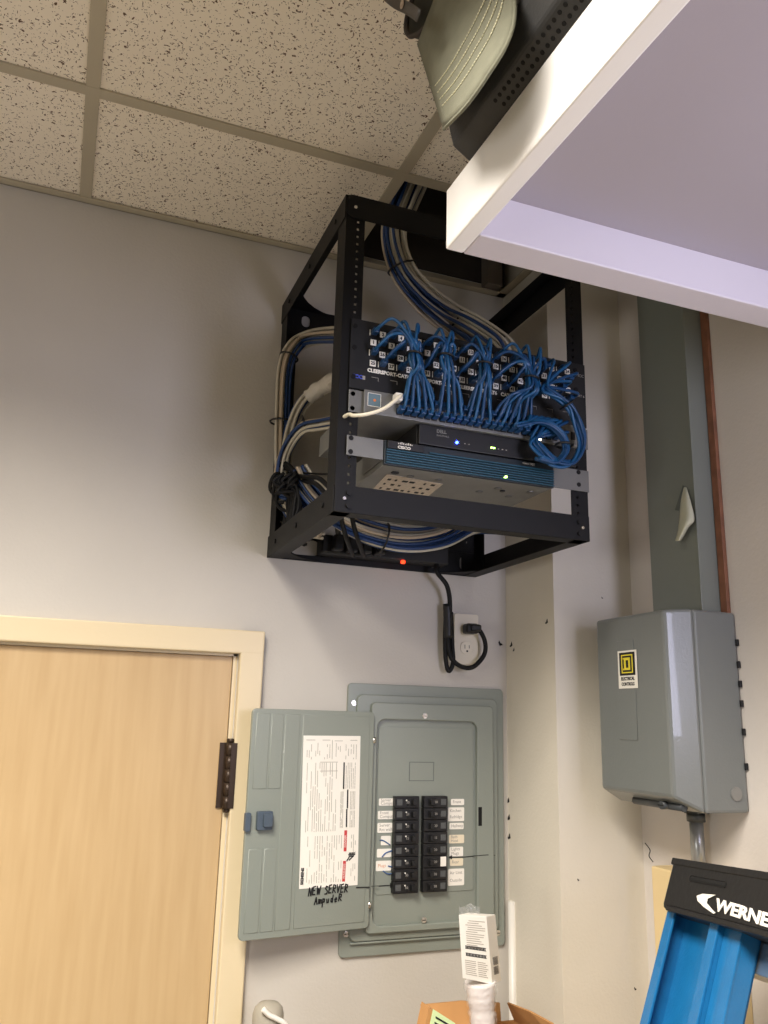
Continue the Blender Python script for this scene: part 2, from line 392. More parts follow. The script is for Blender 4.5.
# ---- patch panel
PP = tag(empty('patch_panel', (.65, YF-.004, 2.457)), 'black numbered patch panel at the top of the rack, under the blue cord loops', 'patch panel')
me = curve_mesh([rect(.411, 2.4575, .888, 2.586)], .0011, .0002, facing_y(YF-.0045)); link('face_plate', me, M_panelblack, PP)
MB().box((.435, YF-.003, 2.462), (.86, YF+.05, 2.58)).build('housing', M_panelblack, PP)
rows = {1: 2.5655, 2: 2.5475, 3: 2.5275, 4: 2.5085}
yf = YF-.0058
ports = []
for n in range(1, 49):
    half = 0 if n <= 24 else 1; k = (n-1) % 24; row = (2 if k % 2 == 0 else 1) + 2*half
    x = .4525+k*.0172; z = rows[row]
    tl_ = MB().box((x-.0056, yf-.0012, z-.0056), (x+.0056, yf+.0002, z+.0056), .0006).build('number_tile', M_white, PP)
    text('number', str(n), .0085, frame(V((x, yf-.0014, z)), (1, 0, 0), (0, 0, 1)), M_ink, tl_, extr=.0002, bold=.0003, align='CENTER')
    zz = rows[(1 if k % 2 == 0 else 2)+2*half]
    ports.append((x, zz, k, half))
    p_ = MB().box((x-.0055, yf-.0018, zz-.005), (x+.0055, yf, zz+.005), .0004).build('port', M_blackp, PP)
    MB().box((x-.0075, yf-.0008, zz-.0055), (x-.0062, yf, zz+.0055)).build('port_mark', M_white, p_)
b = MB()
for k in range(12):
    x = .451+k*.035; b.box((x, yf-.0003, 2.4825), (x+.013, yf+.001, 2.4833)); b.box((x+.0122, yf-.0003, 2.4765), (x+.013, yf+.001, 2.4833))
b.build('bracket_marks', M_grey_ink, PP)
text('lettering', 'CLEERSPORT-CAT6   CLEERSPORT-CAT6   CLEERSPORT-CAT6   CAT6', .0092, frame(V((.443, yf-.0003, 2.4945)), (1, 0, 0), (0, 0, 1)), M_white, PP, bold=.0004)
text('blue_logo', 'ICC', .009, frame(V((.418, yf-.0003, 2.479)), (1, 0, 0), (0, 0, 1)), mat('blue_print', (60, 80, 190), .5), PP, bold=.0004, sx=1.1)
MB().box((.4345, yf-.0005, 2.4755), (.4395, yf+.001, 2.4825)).build('logo_square', M_grey_ink, PP)
text('lettering', 'ICC', .008, frame(V((.872, yf-.0003, 2.562)), (1, 0, 0), (0, 0, 1)), M_grey_ink, PP)
text('lettering', 'CAT 6', .007, frame(V((.866, yf-.0003, 2.52)), (1, 0, 0), (0, 0, 1)), M_grey_ink, PP)

# ---- switch
SW = tag(empty('network_switch', (.64, YF, 2.412)), 'silver network switch under the patch panel, fed by the blue cords', 'network switch')
MB().box((.440, YF-.012, 2.4125), (.862, -.20, 2.4545), .001).build('chassis', M_galv, SW)
b = MB(); b.box((.436, YF-.0155, 2.4125), (.866, YF-.012, 2.4545), .0008); b.build('front_bezel', M_silver, SW)
for (a, bb) in ((.411, .440), (.862, .8885)): MB().box((a, YF-.0075, 2.4135), (bb, YF-.0055, 2.4535), .0006).build('ear', M_silver, SW)
b = MB()
for (a, bb) in (((.438, 2.4485), (.462, 2.4493)), ((.438, 2.4255), (.462, 2.4263)), ((.438, 2.4255), (.4388, 2.4493)), ((.4612, 2.4255), (.462, 2.4493))):
    b.box((a[0]+.004, YF-.0162, a[1]), (bb[0]+.004, YF-.0153, bb[1]))
b.build('logo_outline', M_white, SW)
MB().box((.443, YF-.016, 2.4262), (.4652, YF-.0154, 2.4486)).build('logo_square', mat('switch_logo_grey', (96, 118, 128), .5), SW)
MB().cyl((.4545, YF-.0158, 2.437), (.4545, YF-.0166, 2.437), .0025, 10).build('logo_dot', mat('orange_print', (214, 120, 60), .5), SW)
swports = []
for k in range(24):
    for r in range(2):
        x = .500+k*.0131+(k//6)*.003; z = 2.4235+r*.0195; swports.append((x, z)); MB().box((x-.0055, YF-.0163, z-.006), (x+.0055, YF-.0145, z+.006)).build('port', M_blackp, SW)
MB().box((.488, YF-.0205, 2.438), (.4955, YF-.0145, 2.449), .001).build('console_port', M_white, SW)
MB().box((.846, YF-.017, 2.425), (.854, YF-.0145, 2.44)).build('uplink_port', M_blackp, SW)
MB().box((.776, YF-.018, 2.4135), (.780, YF-.0145, 2.4165)).build('status_light', M_white_led, SW)

# ---- slim server
SV = tag(empty('slim_appliance', (.65, YF, 2.372)), 'slim black appliance with a bright blue light, between the switch and the teal-fronted router', 'appliance')
MB().box((.538, YF-.004, 2.3735), (.862, -.30, 2.411), .001).build('chassis', M_panelblack, SV)
MB().box((.540, YF-.011, 2.3740), (.773, YF-.003, 2.4105), .0015).build('bezel', M_blackp, SV)
MB().box((.774, YF-.0095, 2.3745), (.860, YF-.003, 2.4105), .001).build('bezel', M_panelblack, SV)
text('lettering', 'DELL', .0085, frame(V((.573, YF-.0115, 2.4015)), (1, 0, 0), (0, 0, 1)), mat('grey_print', (120, 120, 118), .5), SV, bold=.0002)
text('lettering', 'SonicWALL', .005, frame(V((.573, YF-.0115, 2.394)), (1, 0, 0), (0, 0, 1)), MATS['grey_print'], SV)
MB().cyl((.612, YF-.010, 2.386), (.612, YF-.0135, 2.386), .0026, 12).build('blue_light', M_blue_led, SV)
b = MB()
for x in (.681, .686): b.box((x-.0014, YF-.0125, 2.3855), (x+.0014, YF-.0105, 2.3878))
b.build('green_light', M_green_led, SV)
b = MB()
for x in (.628, .636, .695, .703, .711): b.box((x-.0012, YF-.0118, 2.3855), (x+.0012, YF-.0105, 2.3870))
b.build('status_light', M_grey_ink, SV)

# ---- router
RT = tag(empty('network_router', (.64, YF, 2.328)), 'router with a teal ribbed front and grey underside, lowest unit in the rack', 'router')
MB().box((.478, YF-.002, 2.3285), (.809, -.14, 2.371), .001).build('chassis', M_galv, RT)
b = MB(); b.box((.477, YF-.010, 2.3285), (.810, YF-.002, 2.3715), .001); b.build('bezel', mat('router_bezel', (20, 30, 36), .4), RT)
b = MB()
for k in range(6): b.box((.480, YF-.0145, 2.3305+k*.0045), (.8085, YF-.009, 2.3330+k*.0045), .0005)
b.box((.560, YF-.0145, 2.3305+6*.0045), (.8085, YF-.009, 2.3330+6*.0045)); b.build('ribs', M_teal, RT)
MB().box((.481, YF-.0148, 2.3570), (.548, YF-.009, 2.3705), .0008).build('badge', M_blackp, RT)
b = MB()
for k, hh in enumerate((2, 3.2, 4.6, 3.2, 2, 3.2, 4.6, 3.2, 2)):
    x = .5005+k*.0031; b.box((x-.0006, YF-.0155, 2.3658), (x+.0006, YF-.0146, 2.3658+hh*.0009))
b.build('bar_logo', M_white, RT)
text('lettering', 'CISCO', .0068, frame(V((.499, YF-.0152, 2.3602)), (1, 0, 0), (0, 0, 1)), M_white, RT, bold=.00015, sx=1.2)
text('lettering', 'Cisco 1921', .0055, frame(V((.742, YF-.0152, 2.3655)), (1, 0, 0), (0, 0, 1)), M_grey_ink, RT, bold=.0001)
MB().box((.706, YF-.0155, 2.334), (.710, YF-.0105, 2.337)).build('green_light', M_green_led, RT)
b = MB()
b.box((.411, YF-.0065, 2.337), (.478, YF-.0045, 2.372), .0005); b.box((.476, YF-.0065, 2.337), (.478, -.36, 2.372)); b.build('ear', M_silver, RT); b = MB()
b.box((.809, YF-.0065, 2.331), (.8885, YF-.0045, 2.372), .0005); b.box((.8095, YF-.0065, 2.331), (.8115, -.36, 2.372)); b.build('ear', M_silver, RT)
for (x, y) in ((.545, -.42), (.60, -.42), (.72, -.42), (.70, -.385), (.785, -.425), (.765, -.38), (.62, -.30), (.70, -.25), (.56, -.2)): MB().cyl((x, y, 2.3287), (x, y, 2.3270), .0075, 14, .0008).build('dimple', M_silver, RT)
for x, y, r_ in ((.512, -.43, .007), (.735, -.41, .005)): MB().cyl((x, y, 2.3287), (x, y, 2.3265), r_, 12).build('rubber_foot', M_blackp, RT)
P = [at(372, 490, 2, 2.3283), at(387, 474, 2, 2.3283), at(443, 484, 2, 2.3283), at(427, 497, 2, 2.3283)]
MB().slab(P, (0, 0, -.0004)).build('sticker', mat('tan_sticker', (200, 188, 172), .6, var=.15, vscale=180), RT)
b = MB(); a0, a1, a2, a3 = P
for i in range(7):
    for j in range(3):
        if rnd.random() < .7:
            s0, t0 = .08+i*.125, .15+j*.27; s1, t1 = s0+.03+rnd.random()*.07, t0+.1
            q = [a0+(a3-a0)*s+(a1-a0)*t for s, t in ((s0, t0), (s1, t0), (s1, t1), (s0, t1))]; b.slab([v-V((0, 0, .0004)) for v in q], (0, 0, -.0002))
b.build('sticker_print', M_ink, RT)

# ---- power strip behind
PS = tag(empty('power_strip', (.62, -.03, 2.245)), 'black power strip with a lit red switch, behind the bottom of the rack', 'power strip')
MB().box((.500, -.050, 2.252), (.800, -.006, 2.293), .004).build('housing', M_blackp, PS)
pr_ = at(403, 562, 1, -.052)
MB().box((pr_.x-.0042, -.055, pr_.z-.0036), (pr_.x+.0042, -.049, pr_.z+.0036), .001).build('rocker_switch', M_red_led, PS)
for k in range(4):
    b = MB(); x = .53+k*.032; b.box((x-.011, -.078, 2.256), (x+.011, -.050, 2.290), .004); b.cyl((x, -.07, 2.285), (x-.01, -.085, 2.31), .006, 10)
    tag(b.build('power_plug', M_blackp), 'black power plug seated in the power strip at the bottom of the rack', 'plug', 'plugs in the power strip')

# ================================================================== CABLES
def frames(pts):
    T = []; N = len(pts)
    for i in range(N): T.append((pts[min(i+1, N-1)]-pts[max(i-1, 0)]).normalized())
    up = V((0, 0, 1)) if abs(T[0].z) < .9 else V((1, 0, 0)); nn = (up-T[0]*up.dot(T[0])).normalized(); out = []
    for i in range(N):
        nn = nn-T[i]*nn.dot(T[i]); nn.normalize(); out.append((nn.copy(), T[i].cross(nn)))
    return out
def bundle(name, path, n, R, r, mats, labels, cat, group, spread=None, flat=1, seed=1, sub=7):
    rr = random.Random(seed); P = smooth(path, sub); F = frames(P); N = len(P)
    for i in range(n):
        a = i*2.39996; q = R*math.sqrt((i+.5)/n); ox, oy = q*math.cos(a), q*math.sin(a)*flat; ph = rr.random()*6.28
        pts = []
        for k, p in enumerate(P):
            t = k/(N-1); sp = 1 if spread is None else spread(t); w = .0022*math.sin(ph+t*7)
            tw = .5*math.sin(t*3+1)
            c_, s_ = math.cos(tw), math.sin(tw); X = ox*c_-oy*s_; Y = ox*s_+oy*c_
            pts.append(p + F[k][0]*(X*sp+w) + F[k][1]*(Y*sp+w*.6))
        mi = mats[(i*7+seed) % len(mats)]
        o = MB().tube(pts, r, 7).build(name, mi[0]); tag(o, mi[1]+' '+labels, cat, group)
def tie(p, tdir, R, label, M=M_blackp, wid=.0022, ell=1):
    t = V(tdir).normalized(); a = t.orthogonal().normalized(); bb = t.cross(a)
    b = MB(); b.tube([V(p)+(a*math.cos(q)+bb*math.sin(q)*ell)*R for q in [2*math.pi*k/16 for k in range(16)]], wid, 5, closed=True)
    b.box(V(p)+a*R-V((.002, .002, .002)), V(p)+a*R+V((.002, .002, .002)))
    return tag(b.build('cable_tie', M), label, 'cable tie')

WB = [(M_bulkw, 'white'), (M_bulkt, 'cream'), (M_bulkb, 'dark blue'), (M_bulkw, 'white'), (M_bulkb, 'dark blue')]
# from the ceiling down behind the panel
A = [(.66, -.27, 3.30), (.62, -.27, 3.10), (.585, -.266, 2.985), (.566, -.258, 2.915), at(402, 268, 1, -.25), at(422, 296, 1, -.25), at(448, 318, 1, -.27), at(474, 334, 1, -.33), (.735, -.405, 2.60), (.735, -.41, 2.55)]
bundle('network_cable', A, 20, .033, .0034, [WB[0], WB[2], WB[1], WB[4], WB[0]], 'cable in the bundle that drops from the open ceiling bay into the rack', 'cable', 'cables dropping from the ceiling bay', spread=lambda t: 1.25-1.0*math.sin(math.pi*min(1, t*1.15))*.35, seed=3)
tie(at(402, 268, 1, -.25), (.3, 0, -.7), .031, 'black tie round the cable bundle just below the top bar of the rack')
tie(at(456, 318, 1, -.27), (1, 0, -.5), .024, 'black tie round the ceiling cable bundle where it dives behind the blue cords')
# left loops
B1 = [(.56, -.40, 2.57), (.49, -.37, 2.60), (.455, -.25, 2.655), at(308, 339, 1, -.08), at(293, 350, 1, -.07), at(285, 372, 1, -.07), at(282, 420, 1, -.07), at(281, 470, 1, -.07), at(286, 500, 1, -.08), at(300, 525, 1, -.10), (.47, -.14, 2.28)]
bundle('network_cable', B1, 12, .017, .0034, [WB[0], WB[1], WB[0], WB[2], WB[1]], 'cable in the uppermost loop inside the left side of the rack', 'cable', 'cables of the upper left loop', seed=5)
tie(at(289, 357, 1, -.07), (.3, 0, 1), .02, 'black tie at the bend of the uppermost left cable loop')
tie(at(281, 422, 1, -.07), (0, 0, 1), .023, 'black tie round the vertical cables at the left of the rack')
B2 = [(.56, -.39, 2.52), (.47, -.34, 2.545), at(322, 388, 1, -.16), at(303, 402, 1, -.12), at(291, 428, 1, -.09), at(285, 460, 1, -.08), at(284, 495, 1, -.08), (.43, -.10, 2.30)]
bundle('network_cable', B2, 7, .014, .0034, [WB[0], WB[1], WB[0], WB[4]], 'cable in the middle loop inside the left side of the rack', 'cable', 'cables of the middle left loop', seed=8)
B3 = [(.55, -.38, 2.45), (.48, -.36, 2.45), at(322, 423, 1, -.2), at(302, 428, 1, -.15), at(287, 448, 1, -.10), at(280, 470, 1, -.09), at(281, 495, 1, -.09), at(296, 500, 1, -.12), at(312, 512, 1, -.14)]
bundle('network_cable', B3, 10, .013, .0034, [WB[0], WB[2], WB[0], WB[4], WB[1]], 'cable in the lowest loop inside the left side of the rack', 'cable', 'cables of the lowest left loop', seed=9)
tie(at(304, 424, 1, -.15), (1, -.3, .3), .0175, 'black tie round the lowest left cable loop')
# fan through the lower left, then the sagging bundle under the rack
B4 = [at(298, 470, 1, -.14), at(308, 487, 1, -.15), at(322, 503, 1, -.17), at(340, 518, 1, -.18), at(368, 532, 1, -.19), at(405, 540, 1, -.19), at(440, 536, 1, -.18), at(470, 522, 1, -.17), (.86, -.17, 2.335)]
bundle('network_cable', B4, 16, .030, .0036, [WB[0], WB[2], WB[0], WB[4], WB[1], WB[2]], 'cable in the bundle that sags across the bottom of the rack', 'cable', 'cables sagging across the bottom', flat=.8, seed=11, spread=lambda t: .8+.3*t)
tie(at(383, 538, 1, -.19), (1, 0, -.2), .031, 'black tie round the sagging cable bundle at the bottom of the rack')
# label wrapped cables
W0 = [(.47, -.36, 2.545), at(326, 385, 1, -.175), at(309, 397, 1, -.13)]
b = MB(); PW = smooth(W0, 5); b.tube(PW, .0185, 12, cap=False, rf=lambda t: .9+.12*math.sin(t*19)); tag(b.build('plastic_wrap', mat('cloudy_plastic', (206, 200, 188), .25, bump=.8, bscale=90)), 'cloudy white plastic sleeve wrapped round the middle left cable loop', 'plastic wrap')
# black power cords massed at the left
for k in range(44):
    rr = random.Random(100+k); y = -.06-rr.random()*.11; bt0 = at(273+rr.random()*24, 520, 1, y); x = max(bt0.x, .404)
    top = at(277+rr.random()*20, 466+rr.random()*12, 1, y)
    pts = [top+V((.01, 0, -.01)), top+V((rr.uniform(-.01, .004), 0, -.03)), V((x, y, 2.36-rr.random()*.02)), V((x+rr.uniform(0, .014), y, 2.32)), V((x+rr.uniform(0, .012), y, 2.275)), V((x+.02+rr.random()*.03, y, 2.262))]
    tag(MB().tube(smooth(pts, 5), .0036, 6).build('power_cord', M_cable_k), 'black cord in the tangled mass at the lower left corner of the rack', 'cord', 'black cords massed at the lower left')
for k, (e, dz) in enumerate(((at(331, 489, 1, -.30), .0), (at(326, 494, 1, -.28), .0), (at(342, 474, 1, -.38), .0))):
    s = at(277, 465, 1, -.08); mid = at((300, 303, 305)[k], (476, 480, 473)[k], 1, -.16)
    pts = smooth([s, at(287, 464+3*k, 1, -.11), mid, at((318, 316, 325)[k], (478, 484, 474)[k], 1, -.24), e], 6)
    tag(MB().tube(pts, (.0048, .0048, .002)[k], 7).build('power_cord', M_cable_k), ('thick black cord reaching right from the tangled mass, upper of two', 'thick black cord reaching right from the tangled mass, lower of two', 'thin black cord stretched to the front post from the tangled mass')[k], 'cord')
for k in range(3):
    c0 = at(279+5*k, 484+6*k, 1, -.10); R = .018+.004*k
    pts = [c0+V((R*math.cos(t), .01*math.sin(2*t), R*1.2*math.sin(t))) for t in [2*math.pi*j/22 for j in range(22)]]
    tag(MB().tube(pts, .004, 7, closed=True).build('cord_loop', M_cable_k), 'coiled black cord loop lying in the tangled mass at the left of the rack', 'cord', 'coiled black cord loops')
# two black cords hanging over the sagging bundle
for k, x in enumerate((341, 352)):
    pts = smooth([at(x-1, 505, 1, -.27), at(x+1, 522, 1, -.245), at(x+5, 537, 1, -.235), at(x+10, 551, 1, -.15), at(x+12, 556, 1, -.07)], 6)
    tag(MB().tube(pts, .0048, 8).build('power_cord', M_cable_k), ('left', 'right')[k]+' of the two black cords crossing over the sagging bundle to the power strip', 'cord')

# blue patch cords
YC = YF-.012
ties = [(v_.x, v_.z) for v_ in (at(413, 356, 1, YC-.04), at(444, 358, 1, YC-.04), at(483, 366, 1, YC-.04), at(529, 380, 1, YC-.04), at(565, 406, 1, YC-.04))]
ordinal = ['leftmost tied blue bundle', 'second tied blue bundle from the left', 'third tied blue bundle from the left', 'fourth tied blue bundle from the left', 'blue bundle that loops out past the right post']
plug0 = None; swi = 0
def plug(p, d, parent):
    dd = V(d).normalized(); b = MB(); b.box((-.005, -.0045, 0), (.005, .0045, .016), .001, mtx=Matrix.Translation(V(p)) @ dd.to_track_quat('Z', 'Y').to_matrix().to_4x4())
    b.build('plug_boot', M_patch2, parent)
order = sorted(range(48), key=lambda i: ((4 if ports[i][2] > 19 or (ports[i][2] > 17 and ports[i][3]) else 0), ports[i][0], -ports[i][1]))
sws = sorted(swports, key=lambda p: (p[0], -p[1]))
for idx, i in enumerate(order):
    rr = random.Random(500+i); x, z, k, half = ports[i]
    gi = 0 if k < 5 else 1 if k < 9 else 2 if k < 13 else 3 if (k < 18 or (k < 20 and half == 0)) else 4
    tx_, tz_ = ties[gi]; a = rr.random()*6.28; q = .0105*math.sqrt(rr.random())
    tp = V((tx_+q*math.cos(a), YC-.046+q*.8*math.sin(a), tz_+.003*math.cos(a*3)))
    p0 = V((x, yf-.001, z)); out = V((x+rr.uniform(-.003, .003), YC-.026, z+rr.uniform(-.002, .005)))
    far = tp.x-x
    lift = .006+abs(far)*.20+rr.uniform(-.002, .005)
    a1 = V((x+far*.30, YC-.040-rr.random()*.008, max(z+.008, z+(tz_-z)*.3+lift))); a2 = V((x+far*.72, YC-.047-rr.random()*.008, tz_+.012+lift*.8))
    a1.z = min(a1.z, 2.576); a2.z = min(a2.z, 2.570)
    sx, sz = sws[min(47, idx)]
    if gi < 4:
        se = V((sx, YF-.0165, sz)); lean = -.010-.004*gi
        pts = [p0, out, a1, a2, tp, tp+V(((sx-tx_)*.12, -.004, -.024)),
               V((tx_+(sx-tx_)*.62, YC-.040+rr.uniform(-.005, .008), 2.474+rr.uniform(-.003, .003))), V((sx+(tx_-sx)*.10+.003, YC-.026, sz+.017)), se+V((.002, -.018, .004)), se]
    else:
        se = V((sx, YF-.0165, sz)); o1 = rr.uniform(-.010, .010); o2 = rr.uniform(-.010, .010)
        q_ = lambda px, py, dy=0: at(px, py, 1, YC-.040+dy+o2*.5)+V((o1*.7, 0, o1*.5+o2*.3))
        pts = [p0, out, q_(545, 388), tp, q_(578, 425), q_(582, 445), q_(572, 463), q_(555, 463), q_(542, 452), q_(534, 440, .01), se+V((.010, -.026, .004)), se]
    C_ = MB().tube(smooth(pts, 6), .0029, 7)
    o = C_.build('patch_cord', (M_patch, M_patch2)[i % 2]); tag(o, 'blue patch cord in the '+ordinal[gi], 'patch cord', 'cords of the '+ordinal[gi])
    plug(p0, out-p0, o); plug(se, V((0, -1, .15)), o)
# extra cords that arch to the switch's right end, inside the side loop
for k in range(9):
    rr = random.Random(900+k); o1 = rr.uniform(-.009, .009); o2 = rr.uniform(-.008, .008)
    e = V((.735+k*.007, YF-.0165, 2.437))
    q_ = lambda px, py: at(px, py, 1, YC-.044+o2*.6)+V((o1*.6, 0, o1*.4+o2*.3))
    pts = [q_(538, 458), q_(556, 462), q_(566, 450), q_(562, 436), q_(550, 425), q_(536, 422), q_(526-k*1.5, 426), e+V((.008, -.026, .01)), e]
    o = MB().tube(smooth(pts, 6), .0029, 7).build('patch_cord', (M_patch, M_patch2)[k % 2]); tag(o, 'blue patch cord curling from the side loop back to the right end of the switch', 'patch cord', 'cords curling back to the right end')
    plug(e, V((0, -1, .15)), o)
for (x, z), nm in zip(ties, ordinal):
    tie(V((x, YC-.046, z)), (.1, 0, 1) if nm != ordinal[4] else (.6, 0, -.8), .0135, 'black tie round the '+nm)
tie(at(564, 445, 1, YC-.044), (0, 0, 1), .0155, 'black tie round the blue cords at the right end of the switch')
# cream cord at switch left
wc = MB().tube(smooth([V((.491, YF-.020, 2.442)), V((.490, YF-.045, 2.440)), at(385, 408, 1, YF-.05), at(368, 414, 1, YF-.045), at(354, 415.5, 1, YF-.03), V((.409, YF-.012, 2.405)), V((.40, YF+.03, 2.402))], 7), .0032, 8).build('patch_cord', mat('cream_patch_jacket', (232, 224, 200), .4))
tag(wc, 'single cream patch cord plugged into the left end of the switch', 'patch cord')
MB().box((.4855, YF-.036, 2.4365), (.4985, YF-.018, 2.4505), .002).build('plug', M_white, wc)

# ================================================================== OUTLET + POWER CORD
OX, OZ = .868, 2.093
OU = tag(empty('wall_outlet', (OX, 0, 2.04)), 'ivory duplex power outlet on the wall below the rack', 'outlet')
b = MB(); b.bm.from_mesh(curve_mesh([rrect(.836, 2.038, .895, 2.150, .003)], .002, .001, facing_y(-.003))); b.build('cover_plate', M_ivory, OU)
for zc in (2.115, 2.074):
    b = MB(); b.bm.from_mesh(curve_mesh([rrect(.8655-.0155, zc-.0135, .8655+.0155, zc+.0135, .012, 6)], .001, .0006, facing_y(-.0068))); r_ = b.build('receptacle', M_ivory, OU)
    b = MB()
    b.box((.8595, -.0088, zc-.002), (.861, -.0078, zc+.007)); b.box((.8705, -.0088, zc-.001), (.872, -.0078, zc+.006)); b.cyl((.866, -.0078, zc-.0075), (.866, -.0088, zc-.0075), .0024, 12)
    b.build('slots', M_dark, r_)
PC = empty('power_cord', (.80, -.04, 2.0)); tag(PC, 'thick black power cord looping from the power strip down to the outlet', 'power cord')
q = [(.775, -.04, 2.262), at(437, 572, 1, -.05), at(447, 586, 1, -.045), at(450, 606, 1, -.035), at(448, 632, 1, -.03), at(450, 655, 1, -.03), at(460, 666, 1, -.03), at(473, 667, 1, -.03), at(484, 655, 1, -.03), at(485, 642, 1, -.03), at(479, 630, 1, -.032), at(470, 628, 1, -.034)]
MB().tube(smooth(q, 7), .0052, 10).build('cord', M_cable_k, PC)
q = [at(446, 608, 1, -.024), at(445, 640, 1, -.024), at(446, 662, 1, -.022), at(449, 671, 1, -.022), at(453, 662, 1, -.024), at(452, 640, 1, -.022), at(451, 612, 1, -.022)]
MB().tube(smooth(q, 7), .0050, 10).build('folded_loop', M_cable_k, PC)
q = [at(447, 604, 1, -.028), at(448, 622, 1, -.028), at(448, 638, 1, -.028)]
MB().tube(smooth(q, 5), .0098, 12, rf=lambda t: 1+.06*math.sin(t*30)).build('tape_wrap', M_blackp, PC)
b = MB(); b.box((.851, -.040, 2.104), (.882, -.010, 2.127), .006); b.box((.858, -.046, 2.108), (.885, -.026, 2.125), .005); b.build('plug', M_blackp, PC)

# ================================================================== BREAKER PANEL
BP = tag(empty('breaker_panel', (.77, 0, 1.45)), 'grey wall breaker panel with its door swung open to the left', 'breaker panel')
ly = facing_y
def PX(px, py, y): v = at(px, py, 1, y); return v.x, v.z
b = MB(); b.bm.from_mesh(curve_mesh([rrect(.586, 1.452, .957, 1.984, .008)], .0025, .001, ly(-.0035))); b.build('cover', M_greyp, BP)
# raised tray with a rounded opening
x0, z1 = PX(375, 718, -.012); x1, z0 = PX(476, 920, -.012)
b = MB(); b.bm.from_mesh(curve_mesh([rrect(.606, 1.482, .937, 1.960, .012)], .0032, .0022, ly(-.0090)))
b.build('raised_frame', M_greyp, BP)
b = MB(); b.bm.from_mesh(curve_mesh([rrect(.636, 1.497, .922, 1.944, .008), rrect(x0, z0, x1, z1, .02)[::-1]], .0028, .0022, ly(-.0185))); b.build('door_surround', M_greyp, BP)
b = MB(); b.bm.from_mesh(curve_mesh([rrect(x0+.009, z0+.06, x1-.008, z1-.018, .006)], .0006, .0005, ly(-.0150))); b.build('dead_front', M_greyp, BP)
xa, za = PX(409, 781, -.016); xb, zb = PX(434, 762, -.016)
b = MB(); b.bm.from_mesh(curve_mesh([rect(xa, za, xb, zb), rect(xa+.0012, za+.0012, xb-.0012, zb-.0012)[::-1]], .0003, 0, ly(-.0162))); b.build('knockout', mat('panel_groove', (84, 92, 90), .5), BP)
b = MB(); b.box((.606, -.0135, 1.4745), (.935, -.008, 1.4785), .0015); b.build('bottom_ridge', M_greyp, BP)
xa, za = PX(478.5, 826, -.024); xb, zb = PX(482, 807, -.024)
MB().box((xa, -.0236, za), (xb, -.0225, zb)).build('latch_slot', M_dark, BP)
for (px, py, y) in ((354, 703, -.0055), (493, 709, -.0055), (346, 934, -.0055), (498, 933, -.0055), (425, 716, -.0225), (424, 920, -.0225)):
    x, z = PX(px, py, y-.002); b = MB(); b.cyl((x, y+.001, z), (x, y-.0035, z), .0058, 16, .001); s_ = b.build('screw', M_screw, BP)
    MB().box((x-.004, y-.0041, z-.0006), (x+.004, y-.003, z+.0006)).build('slot', M_dark, s_)
# breakers
bt_ = PX(406, 796.5, -.030)[1]; bb_ = PX(406, 894, -.030)[1]; BH = (bt_-bb_)/8
proto = None
ztop = bt_
for c_, (xl, xr) in enumerate(((PX(394.5, 840, -.03)[0], PX(419, 840, -.03)[0]), (PX(423.5, 840, -.03)[0], PX(447.5, 840, -.03)[0]))):
    for r_ in range(8):
        zz1 = ztop - r_*BH; zz0 = zz1-BH+.0006
        o = MB().box((xl, -.030, zz0), (xr, -.0145, zz1), .0012).build('breaker', M_blackp, BP)
        s = 1 if c_ == 0 else -1; cx = xl+.036 if c_ == 0 else xr-.036
        zc = (zz0+zz1)/2
        MB().box((cx-.009, -.0325, zc-.0075), (cx+.009, -.0295, zc+.0075), .001).build('collar', M_panelblack, o)
        MB().box((cx-.004+s*.004, -.041, zc-.0055), (cx+.004+s*.004, -.030, zc+.0055), .0015).build('toggle', M_blackp, o)
        lx = xl+.010 if c_ == 0 else xr-.010
        if (c_, r_) == (1, 5): MB().box((lx-.006, -.0312, zc-.0095), (lx+.007, -.0298, zc+.0095), .0004).build('sticker', M_white, o)['label'] = 'white sticker'
        else: MB().box((lx-.006, -.0306, zc-.006), (lx+.006, -.0298, zc+.006), .0003).build('sticker', mat('breaker_grey_print', (78, 80, 80), .6, var=.3, vscale=900), o)
        text('rating', ('20', '20', '20', '15', '20', '20', '30', '50')[r_], .007, frame(V((cx-.008*s-.004, -.0328, zc)), (1, 0, 0), (0, 0, 1)), M_grey_ink, o)
        x_ = xl+.025 if c_ == 0 else xl+.02
        MB().cyl((x_, -.0300, zc+.004), (x_, -.0312, zc+.004), .0015, 8).build('dot', M_white, o)
